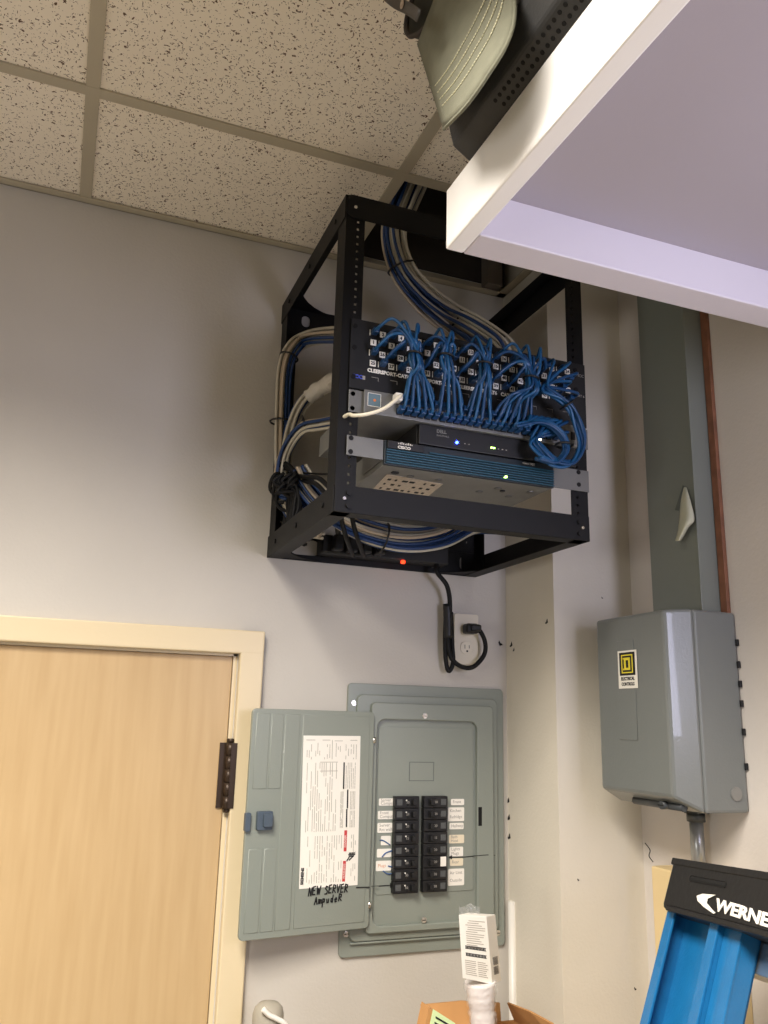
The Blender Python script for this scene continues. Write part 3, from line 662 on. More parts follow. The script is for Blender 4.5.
# stickers (photo corners on the dead front plane)
yl = -.0162
labels = [(379, 798.5, 394, 805.5, 'Server', 'Computer'), (378, 811, 393, 819, 'Front', 'Computer'), (377.5, 823, 392, 832.5, 'Server', 'Rm wall'), (381, 836, 390.5, 845, '', ''), (377, 849, 391, 857, '', ''), (376, 861, 391, 870.5, 'Plugs', ''),
          (451, 799, 464, 805, 'Front', ''), (448, 807.5, 464, 821, 'Kitchen', 'Refridge'), (449.5, 823, 463.5, 829, 'Hallway', ''), (449, 835, 464, 843, 'Bath', 'Heat'), (449.5, 847, 463, 856, 'Lights', 'Plugs'), (450, 858.5, 463, 865.5, 'Rear', ''), (448, 869, 464, 885, 'Air Unit', 'Outside')]
for n, (a, b_, c_, d_, t1, t2) in enumerate(labels):
    x0_, z1_ = PX(a, b_, yl); x1_, z0_ = PX(c_, d_, yl)
    b = MB(); b.bm.from_mesh(curve_mesh([rrect(x0_, z0_, x1_, z1_, .002, 3)], .0002, .0001, Matrix.Translation((0, yl-.0002, 0)) @ XZ)); lb = b.build('circuit_label', M_white if n not in (9, 11) else M_cream, BP)
    zz = [z1_-.25*(z1_-z0_), z1_-.7*(z1_-z0_)] if t2 else [(z0_+z1_)/2]
    for t_, z_ in zip((t1, t2), zz):
        if t_: text('handwriting', t_, .0088, frame(V((x0_+.004, yl-.0006, z_)), (1, 0, .02), (0, 0, 1)), M_grey_ink if n != 5 else mat('orange_ink', (214, 150, 110), .7), lb, extr=.0001)
b = MB()
for pl in ([(380, 840), (384, 841), (390, 845)], [(382, 857), (386, 853), (394, 850)], [(388, 866), (396, 868)], [(383, 871), (388, 874), (394, 873)]):
    pp = smooth([at(px, py, 1, yl-.001) for px, py in pl], 5); b.tube(pp, .0013, 5)
b.build('pen_stroke', M_bluepen, BP)['label'] = 'blue pen stroke'
b = MB(); pp = [at(371, 886.3, 1, -.0232), at(378, 886.0, 1, -.0232)]; b.tube(pp, .0008, 5)
b.tube(smooth([at(378.5, 886, 1, -.017), at(385, 885.6, 1, -.0168), at(393, 885.3, 1, -.0168)], 4), .0009, 5)
b.slab([at(390, 882.5, 1, -.017), at(394, 885.3, 1, -.017), at(390, 888, 1, -.017)], (0, -.0004, 0))
b.build('marker_arrow', M_ink, BP)['label'] = 'black marker arrow at the lowest left breaker'
b = MB()
b.tube(smooth([at(449, 857.3, 1, -.017), at(462, 857.2, 1, -.017), at(474, 856, 1, -.017)], 4), .0008, 5)
b.tube(smooth([at(474, 856, 1, -.0235), at(486, 855, 1, -.0235), at(488.5, 855, 1, -.0235)], 4), .0008, 5)
b.tube(smooth([at(489.5, 855.3, 1, -.0145), at(495, 855.4, 1, -.0145)], 4), .0008, 5)
b.slab([at(452, 855, 1, -.017), at(448.5, 857.3, 1, -.017), at(452, 859.5, 1, -.017)], (0, -.0004, 0))
b.build('marker_arrow', M_ink, BP)['label'] = 'black marker arrow at the white-stickered breaker'

# door of the panel
ang = math.radians(8)
hinge = V((.637, -.026, 0)); ux = V((math.cos(ang), math.sin(ang), 0)); nrm = V((math.sin(ang), -math.cos(ang), 0))
def DP(px, py, off=0):
    v = atp(px, py, hinge+nrm*off, nrm); return (v-hinge).dot(ux), v.z
DM = frame(hinge, ux, (0, 0, 1))      # local x along door, y up, z toward viewer
def dmesh(spl, th, bev, off): return curve_mesh(spl, th, bev, DM @ Matrix.Translation((0, 0, off)))
u0, _ = DP(246, 820); ztp = DP(320, 711)[1]; zbt = DP(300, 934)[1]
door = link('door', dmesh([rrect(u0, zbt, -.001, ztp, .008)], .0028, .0014, 0), M_greyp, BP)
def strokes(name, segs, wdt, M, par, off): 
    b = MB()
    for (a, c_) in segs:
        d_ = V((c_[0]-a[0], c_[1]-a[1], 0)); 
        if d_.length < 1e-6: continue
        n_ = V((-d_.y, d_.x, 0)).normalized()*wdt/2; e_ = d_.normalized()*wdt*.3
        A_, C2 = V((a[0], a[1], 0))-e_, V((c_[0], c_[1], 0))+e_
        b.slab([DM @ (p+V((0, 0, off))) for p in (A_-n_, C2-n_, C2+n_, A_+n_)], nrm*.0004)
    return b.build(name, M, par)
# pressed panels in the door: raised frame strips
def pressed(px0, py0, px1, py1):
    a0, a1 = DP(px0, py0); b0, b1 = DP(px1, py1)
    return link('pressed_panel', dmesh([rect(min(a0, b0), min(a1, b1), max(a0, b0), max(a1, b1))], .0001, .0014, .0042), M_greyp, door)
ub = [DP(x, 800)[0] for x in (250, 265.5, 279.5, 296)]
zA, zB_, zC, zD = DP(265, 714)[1], DP(265, 788)[1], DP(265, 849)[1], DP(262, 931)[1]
for (a, c_, lo, hi) in ((ub[0], ub[1], zB_, zA), (ub[1], ub[2], zB_, zA), (ub[0], ub[1], zD, zC), (ub[1], ub[2], zD, zC), (ub[2], ub[3], zD, zA)):
    link('pressed_panel', dmesh([rect(a+.003, lo, c_-.003, hi)], .0001, .0012, .0040), M_greyp, door)
a_ = DP(298, 800)[0]
link('pressed_panel', dmesh([rect(a_+.002, zD, -.012, zA)], .0001, .0012, .0040), M_greyp, door)
# latch
lu, lz = DP(264, 820)
lt = link('latch', dmesh([rrect(lu-.017, lz-.016, lu+.012, lz+.016, .002)], .004, .001, .008), mat('slate_plastic', (74, 86, 98), .4), door)
lt['label'] = 'slate blue plastic latch'
link('latch_grip', dmesh([rrect(lu-.006, lz-.010, lu+.010, lz+.012, .002)], .003, .001, .015), MATS['slate_plastic'], door)
link('latch_catch', dmesh([rrect(u0-.004, lz-.018, u0+.005, lz+.014, .002)], .004, .001, .006), MATS['slate_plastic'], door)
# hinge pins
for py in (740, 905):
    hz = at(371, py, 1, -.03).z; MB().cyl((.6385, -.028, hz-.006), (.6385, -.028, hz+.006), .004, 12).build('hinge_pin', M_screw, BP)
# instruction sheet
so = .0056
c4 = [DP(x, y, so) for x, y in ((303.5, 735.5), (360.5, 736), (357.5, 885), (299, 889))]
b = MB(); b.slab([DM @ V((p[0], p[1], so)) for p in c4], nrm*.0003); b.build('instruction_sheet', M_white, door)
def sh(s, t):   # sheet coords 0..1 from top-left
    tl, tr, br, bl = [V((p[0], p[1])) for p in c4]; top = tl+(tr-tl)*s; bot = bl+(br-bl)*s; v = top+(bot-top)*t; return (v.x, v.y)
so2 = so+.0003; seg = []
rs = random.Random(4)
def block(s0, s1, t0, t1, n, vert, gaps=.12):
    out = []
    for k in range(n):
        q = (k+.5)/n; t = 0
        while t < 1:
            L_ = rs.uniform(.08, .35); e = min(1, t+L_)
            if rs.random() > gaps:
                if vert: out.append((sh(s0+(s1-s0)*q, t0+(t1-t0)*t), sh(s0+(s1-s0)*q, t0+(t1-t0)*e)))
                else: out.append((sh(s0+(s1-s0)*t, t0+(t1-t0)*q), sh(s0+(s1-s0)*e, t0+(t1-t0)*q)))
            t = e+.03
    return out
M_fade = mat('faint_print', (172, 168, 158), .8)
seg += block(.05, .16, .06, .16, 3, True, .4)+block(.2, .3, .05, .16, 3, True, .5)+block(.35, .48, .06, .16, 3, True, .4)+block(.55, .66, .05, .16, 3, True, .4)+block(.72, .95, .06, .16, 5, True, .45)
seg += block(.06, .6, .185, .64, 15, True, .2)+block(.74, .93, .185, .36, 6, True)+block(.66, .72, .38, .62, 3, True)+block(.83, .93, .38, .5, 4, True)+block(.83, .93, .51, .62, 4, True)
seg += block(.10, .72, .67, .97, 15, True, .25)+block(.86, .96, .67, .8, 3, True, .3)+block(.86, .96, .86, .97, 3, True, .3)
seg += [(sh(.5, .03), sh(.5, .16)), (sh(.05, .03), sh(.2, .03)), (sh(.33, .03), sh(.46, .03)), (sh(.54, .035), sh(.68, .035)), (sh(.82, .03), sh(.94, .03)), (sh(.30, .18), sh(.6, .18)), (sh(.3, .24), sh(.6, .24))]
strokes('fine_print', seg, .0011, M_fade, door, so2)
strokes('bold_print', [(sh(.715, .185), sh(.715, .36)), (sh(.79, .37), sh(.79, .49)), (sh(.78, .50), sh(.78, .615))], .003, M_ink, door, so2)
strokes('warning_bar', [(sh(.77, .645), sh(.765, .77)), (sh(.76, .845), sh(.75, .965))], .0062, M_red, door, so2)
b = MB()
for (s_, t_) in ((.765, .71), (.755, .905)):
    p_ = sh(s_, t_); b.bm.from_mesh(text_mesh('WARNING' if t_ > .8 else 'DANGER', .0058, frame(DM @ V((p_[0], p_[1], so2+.0005)), (0, 0, 1), -ux), align='CENTER', extr=.0001))
b.build('warning_letters', M_white, door)
strokes('hand_symbol', [(sh(.84, .79), sh(.93, .79)), (sh(.83, .80), sh(.94, .80)), (sh(.84, .81), sh(.92, .81)), (sh(.84, .815), sh(.80, .84)), (sh(.9, .815), sh(.84, .835))], .0024, M_ink, door, so2)
p_ = sh(.045, .975)
text('lettering', 'SIEMENS', .0082, frame(DM @ V((p_[0], p_[1], so2+.0002)), (0, 0, 1), -ux), M_ink, door, bold=.0003)
# marker writing (strokes of the letters)
G = {'N': [[(0, 0), (0.1, 1), (.7, 0), (.85, 1)]], 'E': [[(.7, 1), (0.05, .95), (0, 0), (.7, .02)], [(0, .5), (.6, .52)]], 'W': [[(0, 1), (.2, 0), (.45, .7), (.7, 0), (1, 1)]],
     'S': [[(.8, .9), (.3, 1), (.1, .7), (.7, .4), (.6, .05), (0, .05)]], 'R': [[(0, 0), (.1, 1), (.7, .9), (.65, .55), (.1, .5), (.8, 0)]], 'V': [[(0, 1), (.35, 0), (.8, 1)]],
     'A': [[(0, 0), (.35, 1), (.75, 0)], [(.15, .4), (.65, .4)]], 'm': [[(0, 0), (0, .6), (.3, .55), (.35, 0), (.4, .5), (.75, .5), (.8, 0)]], 'p': [[(0, -.6), (0.05, .55), (.5, .5), (.5, .1), (.05, .05)]],
     'u': [[(0, .55), (.1, .02), (.5, .05), (.55, .55)]], 'd': [[(.6, 1), (.55, 0), (.1, .05), (.1, .5), (.55, .5)]], 'e': [[(.05, .3), (.6, .35), (.4, .6), (.05, .4), (.15, 0), (.6, .05)]]}
def write(word, p0, p1, hgt, slant=.1):
    d_ = V((p1[0]-p0[0], p1[1]-p0[1])); n = len(word); dn = d_.normalized(); up = V((-dn.y, dn.x)); sg = []
    for i, ch in enumerate(word):
        if ch == ' ': continue
        o_ = V(p0)+d_*(i/n); cw = d_.length/n*.86; jit = rs.uniform(-.001, .001)
        for st_ in G[ch]:
            pp = [o_+dn*(x*cw+slant*y*hgt)+up*(y*hgt+jit) for x, y in st_]
            sg += [((pp[k].x, pp[k].y), (pp[k+1].x, pp[k+1].y)) for k in range(len(pp)-1)]
    return sg
sg = write('NEW SERVER', DP(307, 895), DP(347, 891), .0145)+write('AmpudeR', DP(313, 903.5), DP(341, 900), .0125)
strokes('handwriting', sg, .0024, M_ink, door, .0060)
strokes('marker_line', [(DP(355, 887), DP(368, 886.6))], .0022, M_ink, door, .0060)

# ================================================================== SHELF
SH = tag(empty('wall_shelf', (.9, -1.2, 2.515)), 'white boxed-in shelf high on the right wall, seen from below', 'shelf')
SX, SYF, SZ0, SZ1, SYN = .418, -.828, 2.515, 2.604, -2.0
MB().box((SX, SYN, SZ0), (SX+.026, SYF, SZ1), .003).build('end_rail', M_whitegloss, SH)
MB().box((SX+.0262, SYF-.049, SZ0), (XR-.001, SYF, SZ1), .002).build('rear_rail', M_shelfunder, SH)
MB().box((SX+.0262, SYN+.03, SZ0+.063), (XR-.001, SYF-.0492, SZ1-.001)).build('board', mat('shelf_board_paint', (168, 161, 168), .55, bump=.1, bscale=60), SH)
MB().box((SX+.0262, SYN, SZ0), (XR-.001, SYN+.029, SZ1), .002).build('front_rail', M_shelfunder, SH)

# device on the shelf
DV = tag(empty('vented_case', (.6, -1.2, SZ1)), 'charcoal plastic case with a perforated side, lying on the high shelf', 'case')
prof = [(.432, SZ1+.001), (.400, SZ1+.022), (.392, SZ1+.055), (.392, SZ1+.075), (.404, SZ1+.082), (.410, SZ1+.15), (.425, SZ1+.165), (.70, SZ1+.165), (.70, SZ1+.001)]
b = MB()
y1_, y0_ = -.885, -1.60
b.slab([(x, y1_, z) for x, z in prof], (0, y0_-y1_, 0)); b.build('body', M_device, DV, bevel=.004)
rr = random.Random(3)
nv = V((-.55, 0, -.83)).normalized()
for i in range(32):
    for j in range(3):
        y = -.985-i*.0105-(j % 2)*.005; s = .22+.27*j; x = .432+(.400-.432)*s; z = SZ1+.001+.021*s
        MB().cyl(V((x, y, z))+nv*.0002, V((x, y, z))+nv*.0008, .0026, 8).build('vent_hole', M_dark, DV)
MB().box((.385, -1.60, SZ1+.074), (.400, -.90, SZ1+.082), .003).build('lip', mat('charcoal_plastic_light', (92, 92, 90), .5), DV)

# cap
CP = tag(empty('baseball_cap', (.33, -.9, 2.7)), 'sage green cap with stitched brim, hanging over the edge of the high shelf', 'cap')
def CX(px, py, x): return at(px, py, 0, x)
# brim: ruled between the joint (upper left) and the outer edge, bowed outwards
joint = [(418, 44), (424, 28), (430, 12), (440, -12), (458, -40), (480, -66)]
edge = [(444, 129), (468, 104), (489, 74), (507, 44), (515, 14), (512, -30)]
def interp(L_, t):
    P = smooth([V((a, b, 0)) for a, b in L_], 6); q = t*(len(P)-1); i = min(int(q), len(P)-2); return P[i].lerp(P[i+1], q-i)
def brimp(s, t, off=0):
    a = interp(joint, t); e = interp(edge, t)
    mid = a.lerp(e, s); bow = math.sin(math.pi*min(1, max(0, t*1.15)))*.028
    x = .348+.020*t+bow*-.45 + .02*s*t + (.024*(1-s)) + .012*math.exp(-((t)/.08)**2) - off
    return CX(mid.x, mid.y, x)
P = [[brimp(i/14, j/22) for j in range(23)] for i in range(15)]
b = MB().grid(P); b.build('brim', M_cap, CP, solid=.0028)
P = [brimp(1, j/30) for j in range(31)]; MB().tube(P, .0021, 7).build('brim_edge', M_cap, CP)
for s in (.54, .62, .70, .78):
    b = MB()
    for sd, off in ((0, .0024),):
        pts = [brimp(s, .04+.9*j/120, off) for j in range(121)]
        for k in range(0, 119, 3): b.tube(pts[k:k+3], .0009, 4)
    b.build('stitch_row', M_thread, CP)['label'] = 'pale row of stitching'
# crown: dome whose rim passes the joint
j0, j1 = brimp(0, 0), brimp(0, 1); cc = (j0+j1)/2
axis = (brimp(1, .5)-brimp(0, .5)).normalized(); wide = (j1-j0).normalized()
updir = wide.cross(axis).normalized()
if updir.x < 0: updir = -updir
R = (j1-j0).length/2*1.02; b = MB(); P = []
cc2 = cc-axis*R*.78
for i in range(13):
    th = math.pi/2*i/12; row = []
    for j in range(37):
        ph = 2*math.pi*j/36; rr_ = R*math.cos(th)
        row.append(cc2+axis*(rr_*.98*math.cos(ph))+wide*(rr_*math.sin(ph))+updir*(R*.95*math.sin(th)))
    P.append(row)
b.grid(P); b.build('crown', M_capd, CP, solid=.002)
pts = [cc2+axis*(R*.985*math.cos(a))+wide*(R*1.005*math.sin(a))-updir*.001 for a in [2*math.pi*k/40 for k in range(40)]]
MB().tube(pts, .004, 6, closed=True).build('sweatband', mat('dark_band', (58, 52, 48), .8), CP)
# size strap with snaps
s0 = CX(378, -8, .315)
pl = [(372, -14), (384, 0), (395, 9), (407, 15), (417, 22)]
P = [[CX(x+dx, y+dy, .318) for (x, y) in [(q.x, q.y) for q in smooth([V((a, b_, 0)) for a, b_ in pl], 5)]] for dx, dy in ((4, -12), (3, -8), (1, -3), (0, 0))]
sp_ = MB().grid(P).build('strap', mat('dark_strap', (60, 56, 52), .55), CP, solid=.002)
for (px, py) in ((402, 4), (389, -6)):
    c0 = CX(px, py, .3155); pts = [c0+V((0, math.cos(a)*.0042, math.sin(a)*.0055)) for a in [2*math.pi*k/18 for k in range(18)]]
    MB().tube(pts, .0011, 5, closed=True).build('snap_ring', mat('pale_snap', (190, 170, 150), .5), sp_)
    MB().cyl(c0, c0-V((.0012, 0, 0)), .002, 12).build('snap_pin', MATS['pale_snap'], sp_)

# ================================================================== RIGHT WALL THINGS
DX = 1.122; DYN, DYFAR = -.479, -.338; BZ1, BZ0 = 2.122, 1.767
DU = tag(empty('cable_duct', (1.15, -.41, BZ1)), 'tall grey metal duct running up the right wall from the grey control box', 'duct')
MB().box((DX, DYN, BZ1), (XR-.0005, DYFAR, CZ-.002), .0012).build('body', M_duct, DU)
MB().box((DX-.001, DYN-.0004, BZ1), (DX+.003, DYN+.003, CZ-.002), .0008).build('cover_lip', M_duct, DU)
# peeled sticker on the duct
pk = [(681.5, 487), (689, 494), (693.5, 520), (684, 531), (679, 541), (674, 540), (678, 515), (677.5, 505)]
base = [(675, 510), (683, 485), (686, 489), (679, 511)]
TG = tag(empty('peeling_sticker', at(682, 510, 0, DX)), 'pale sticker peeling and curling off the grey duct', 'sticker')
MB().slab([at(a, b_, 0, DX-.0006) for a, b_ in base], (-.0003, 0, 0)).build('grey_patch', mat('patch_grey', (92, 98, 92), .7), TG)  # sliver darker than the duct, left of the curled flap
P = []
Lp = smooth([V((684, 487, 0)), V((681, 500, 0)), V((679.5, 515, 0)), V((678, 530, 0)), V((675, 541, 0))], 4)
Rp = smooth([V((686.5, 487.5, 0)), V((690, 499, 0)), V((694.5, 519, 0)), V((689, 527, 0)), V((681, 541, 0))], 4)
for i in range(len(Lp)):
    t = i/(len(Lp)-1); row = []
    for j in range(9):
        q = Lp[i].lerp(Rp[i], j/8); row.append(at(q.x, q.y, 0, DX-.002-(.006+.020*math.sin(math.pi*min(1, j/8*.8+.1)))*min(1, t*1.6)))
    P.append(row)
MB().grid(P).build('curled_flap', M_tape, TG, solid=.0004)
# wooden strip
tag(MB().box((XR-.009, -.4975, BZ1-.2), (XR-.0005, -.4805, CZ-.003), .001).build('wooden_strip', M_wood), 'thin reddish wooden strip running up the wall beside the grey duct', 'wooden strip')

# control box
CB = tag(empty('control_box', (1.1, -.39, BZ0)), 'grey enamelled electrical control box mounted on the right wall', 'electrical box')
MB().box((1.074, -.507, BZ0), (XR-.0005, -.272, BZ1), .006, seg=3).build('enclosure', M_boxg, CB)
FX = 1.020
bk = [(1.0745, -.508, BZ0-.001), (1.0745, -.508, BZ1+.001), (1.0745, -.271, BZ1+.001), (1.0745, -.271, BZ0-.001)]
fr = [(FX, -.491, 1.792), (FX, -.491, 2.119), (FX, -.284, 2.119), (FX, -.284, 1.792)]
b = MB(); A_ = [b.bm.verts.new(p) for p in bk]; F_ = [b.bm.verts.new(p) for p in fr]
b.bm.faces.new(A_); b.bm.faces.new(F_[::-1])
for i in range(4): b.bm.faces.new((A_[i], A_[(i+1) % 4], F_[(i+1) % 4], F_[i]))
cov = b.build('cover', M_boxg, CB, bevel=.006)
def CF(px, py, off=0): v = at(px, py, 0, FX-off); return v.y, v.z
YZ = lambda off: frame(V((FX-off, 0, 0)), (0, -1, 0), (0, 0, 1))     # local x = -y
def cplate(px0, py0, px1, py1, th, bev, off):
    a0, a1 = CF(px0, py0); b0, b1 = CF(px1, py1); return curve_mesh([rect(-a0, b1, -b0, a1)], th, bev, YZ(off))
link('pressed_panel', cplate(617, 642, 638, 740, .0001, .0007, .0008), M_boxg, cov)
link('badge', cplate(618.5, 651.5, 639, 688, .0002, .0001, .0022), M_white, cov)
y_a, z_a = CF(618.5, 651.5); y_b, z_b = CF(639, 688); wW = y_a-y_b; hH = z_a-z_b
def bq(u0_, v0_, u1_, v1_, off, M, nm, holes=()):
    R_ = lambda a, b2, c2, d2: rect(-(y_a-wW*a), z_a-hH*d2, -(y_a-wW*c2), z_a-hH*b2)
    return link(nm, curve_mesh([R_(u0_, v0_, u1_, v1_)]+[R_(*h_)[::-1] for h_ in holes], .0001, 0, YZ(off)), M, cov)
bq(.09, .05, .91, .66, .0028, M_ink, 'badge_square')
bq(.20, .11, .80, .60, .0031, M_yellow, 'badge_ring', [(.25, .14, .75, .57)])
bq(.34, .19, .66, .52, .0031, M_yellow, 'badge_letter', [(.44, .26, .57, .46)])
bq(.28, .19, .36, .235, .0031, M_yellow, 'badge_letter'); bq(.28, .475, .36, .52, .0031, M_yellow, 'badge_letter')
for t_, v_ in (('ELECTRICAL', .75), ('CONTROLS', .89)):
    text('lettering', t_, .0085, frame(V((FX-.0026, y_a-wW*.5, z_a-hH*v_)), (0, -1, 0), (0, 0, 1)), M_ink, cov, bold=.0003, align='CENTER', sx=.86)
v = at(736, 794, 1, -.507)
b = MB(); b.cyl((v.x, -.506, v.z), (v.x, -.5095, v.z), .0125, 28, .001); b.build('knockout_plug', M_galv, CB)
b = MB(); b.cyl((1.048, -.485, 1.776), (1.048, -.350, 1.776), .0075, 14); b.cyl((1.048, -.445, 1.776), (1.030, -.445, 1.776), .007, 14); lk = b.build('latch_bar', mat('dark_grey_enamel', (62, 66, 68), .4), CB)
MB().box((1.0285, -.452, 1.7752), (1.0300, -.438, 1.7768)).build('screw_slot', M_dark, lk)
b = MB()
for z in (2.06, 2.02, 1.985, 1.95, 1.90, 1.84): b.box((XR-.006, -.512, z), (XR-.0006, -.5068, z+.012), .001)
b.build('mounting_clips', M_ink, CB)
# conduit stub
CN = tag(empty('metal_conduit', (1.115, -.432, 1.655)), 'short galvanised conduit coming out under the grey control box', 'conduit')
CNY = at(697, 835, 0, 1.142).y; TZ_ = at(652.5, 866, 0, 1.125).z
MB().cyl((1.142, (CNY), TZ_), (1.142, (CNY), 1.752), .0125, 24).build('pipe', M_conduit, CN)
b = MB(); b.cyl((1.142, (CNY), 1.742), (1.142, (CNY), 1.758), .017, 12); b.cyl((1.142, (CNY), 1.758), (1.142, (CNY), 1.7665), .0215, 20)
for k in range(6):
    a = k*math.pi/3; b.box((1.142+.021*math.cos(a)-.003, (CNY)+.021*math.sin(a)-.003, 1.757), (1.142+.021*math.cos(a)+.003, (CNY)+.021*math.sin(a)+.003, 1.766))
b.build('lock_nut', mat('dark_zinc', (86, 88, 86), .4, metal=.6), CN)
# beige trunking
tag(MB().box((1.125, -.48, 0), (XR-.0005, at(652.5, 900, 0, 1.125).y, at(652.5, 866, 0, 1.125).z), .003).build('beige_trunking', M_beige), 'beige painted boxing behind the ladder, under the conduit', 'trunking')

# wall holes
def hole(px, py, ax, val, r, nrml, label):
    p = at(px, py, ax, val); b = MB(); t = V(nrml); q = t.orthogonal()
    pts = [p+Matrix.Rotation(2*math.pi*k/9, 3, t) @ q*r*(1+.35*math.sin(k*2.3))*(1.4 if abs(math.sin(2*math.pi*k/9)) > .7 else .8) for k in range(9)]
    b.slab([v+t*.0003 for v in pts], t*.0004); tag(b.build('wall_chip', M_dark), label, 'wall mark')
hole(500, 644, 1, 0, .0032, (0, -1, 0), 'small dark chip in the back wall just left of the corner, right of the outlet')
hole(511.5, 645, 0, XC, .0034, (-1, 0, 0), 'small dark chip just right of the corner, level with the outlet')
hole(514, 650, 0, XC, .0022, (-1, 0, 0), 'tiny dark chip just below and right of the one beside the corner')
hole(547, 622, 0, XC, .0030, (-1, 0, 0), 'small dark chip near the outer edge of the pilaster side, above outlet level')
hole(508.5, 801, 0, XC, .0034, (-1, 0, 0), 'uppermost of three dark chips beside the breaker panel')
hole(509, 818, 0, XC, .0036, (-1, 0, 0), 'middle of three dark chips beside the breaker panel')
hole(509.5, 837, 0, XC, .0036, (-1, 0, 0), 'lowest of three dark chips beside the breaker panel')
hole(578, 880, 1, YP, .0012, (0, -1, 0), 'tiny dark speck on the pilaster face below the control box')
hole(635, 989, 1, YP, .0016, (0, -1, 0), 'tiny dark speck low on the pilaster face beside the ladder')
hole(602, 598, 1, YP, .0012, (0, -1, 0), 'tiny speck on the pilaster face just above the control box')
# crack under the box
b = MB(); b.tube(smooth([at(645, 843, 0, XR-.001), at(650, 850, 0, XR-.001), at(649, 856, 0, XR-.001), at(653, 862, 0, XR-.001)], 4), .0008, 5)
tag(b.build('wall_crack', M_dark), 'thin dark crack in the wall between pilaster and beige boxing', 'crack')

# ================================================================== LADDER
Ev = V((.184, .98, -.079)).normalized(); Dv = V((-.378, -.004, -.926)); Dv = (Dv-Ev*Dv.dot(Ev)).normalized(); Nv = Ev.cross(Dv).normalized()
if Nv.x > 0: Nv = -Nv
d_ = ray(660, 908); P0 = CAM + d_*((-.62-CAM.y)/d_.y)
LM = Matrix.Identity(4)
for i in range(3): LM[i][0] = -Ev[i]; LM[i][1] = -Nv[i]; LM[i][2] = -Dv[i]; LM[i][3] = P0[i]
sc = (P0-CAM).length/(at(660, 908, 1, -.75)-CAM).length
LL = P0.z/(-Dv.z) - .002
LD = tag(empty('step_ladder', (0, 0, 0), Matrix.Translation((P0.x, P0.y, P0.z))), 'folded blue stepladder with a black top cap, leaning in the lower right corner', 'ladder')
def lb(mb, lo, hi, bev=0): return mb.box(V(lo), V(hi), bev, mtx=LM)
capL = .40*sc/1; hcap = .0677*sc
b = MB(); lb(b, (0, 0, 0), (capL, .15, hcap), .008)
cap_ = b.build('top_cap', M_ladcap, LD)
b = MB(); lb(b, (.001, -.0015, hcap-.012), (capL-.001, .004, hcap-.002), .0015); b.build('cap_rib', M_ladcap, cap_)
b = MB(); lb(b, (.022, -.004, -.001), (capL-.02, .004, .006), .0015); b.build('cap_rib', M_ladcap, cap_)
b = MB()
def lpt(px, py, off=-.001):
    n_ = (LM.to_3x3() @ V((0, 1, 0))); o_ = LM @ V((0, off, 0)); return LM.inverted() @ atp(px, py, o_, n_)
a_, c_ = lpt(690, 876), lpt(725, 888)
b.box((a_.x, -.0012, min(a_.z, c_.z)+.004*0+.0), (c_.x, .002, min(a_.z, c_.z)+.008), .003, mtx=LM); b.build('tool_slot', M_dark, cap_)
t0 = lpt(716, 905); t1 = lpt(768, 921)
text('lettering', 'WERNER', (.0375*sc*.50), LM @ frame(V((t0.x, -.0012, t0.z)), (1, 0, (t1.z-t0.z)/(t1.x-t0.x)), (.12, 0, 1)), M_white, cap_, bold=.0008, sx=1.6)
q = [lpt(*p) for p in ((697, 896), (703, 894), (716, 895), (708, 899), (707, 903), (712, 909), (716, 913), (714, 914), (704, 907), (698, 901))]
MB().slab([LM @ V((p.x, -.0012, p.z)) for p in q], LM.to_3x3() @ V((0, -.0006, 0))).build('swoosh', M_white, cap_)
def rail(xa, xb, y0, dep, name, M=M_ladder, flip=False, lo=-LL):
    b = MB(); t = .004; fy = 0.0
    # channel: web set back by dep, flanges coming forward
    lb(b, (xa, y0+dep-t, lo), (xb, y0+dep, .001), .001)
    lb(b, (xa, y0, lo), (xa+t, y0+dep, .001), .001); lb(b, (xb-t, y0, lo), (xb, y0+dep, .001), .001)
    lb(b, (xa-.0005, y0-.002, lo), (xa+.020, y0+.002, .001), .001)
    if flip: lb(b, (xb-.020, y0-.002, lo), (xb+.0005, y0+.002, .001), .001)
    return b.build(name, M, LD)
e = lambda px: lpt(px, 1000).x
lo_ = -(LL-.03)
xA = lpt(645, 1000); 
pa = [lpt(x, 1024, .012) for x in (637.5, 650.6, 681, 697.6, 716, 727)]
xs_ = [p.x for p in pa]
rail(max(.004, xs_[0]), xs_[3], .012, .028*sc, 'front_rail', flip=True, lo=lo_)
rail(xs_[3]+.001, xs_[5]-.022, .022, .024*sc, 'rear_rail', flip=True, lo=lo_)
wR = capL
rail(wR-xs_[3], wR-max(.004, xs_[0]), .012, .028*sc, 'front_rail', flip=True, lo=lo_)
rail(wR-xs_[5]+.022, wR-xs_[3]-.001, .022, .024*sc, 'rear_rail', flip=True, lo=lo_)
for k in range(1, 6):
    b = MB(); lb(b, (xs_[0], .045, -.305*k-.02), (wR-xs_[0], .125, -.305*k), .003); b.build('step', M_alu, LD)
b = MB(); lb(b, (xs_[0], .05, -.04), (wR-xs_[0], .13, 0), .002); b.build('cap_bracket', M_alu, LD)
for x in (xs_[0], wR-xs_[3]):
    b = MB(); lb(b, (x-.003, .006, -LL+.004), (x+.1, .055, -LL+.06), .004); b.build('rubber_foot', M_blackp, LD)

# ================================================================== THINGS AT THE BOTTOM
CT = tag(empty('filing_cabinet', (.66, -.25, 0)), 'tan steel filing cabinet under the cardboard box', 'cabinet')
MB().box((.365, -.46, 0), (.945, -.03, 1.14), .006).build('body', M_cab, CT)
for k in range(4):
    o = MB().box((.38, -.478, .04+k*.272), (.93, -.461, .30+k*.272), .004).build('drawer', M_cab, CT)
    b = MB(); b.tube(smooth([(.61, -.478, .20+k*.272), (.61, -.505, .20+k*.272), (.74, -.505, .20+k*.272), (.74, -.478, .20+k*.272)], 5), .005, 8); b.build('handle', M_alu, o)
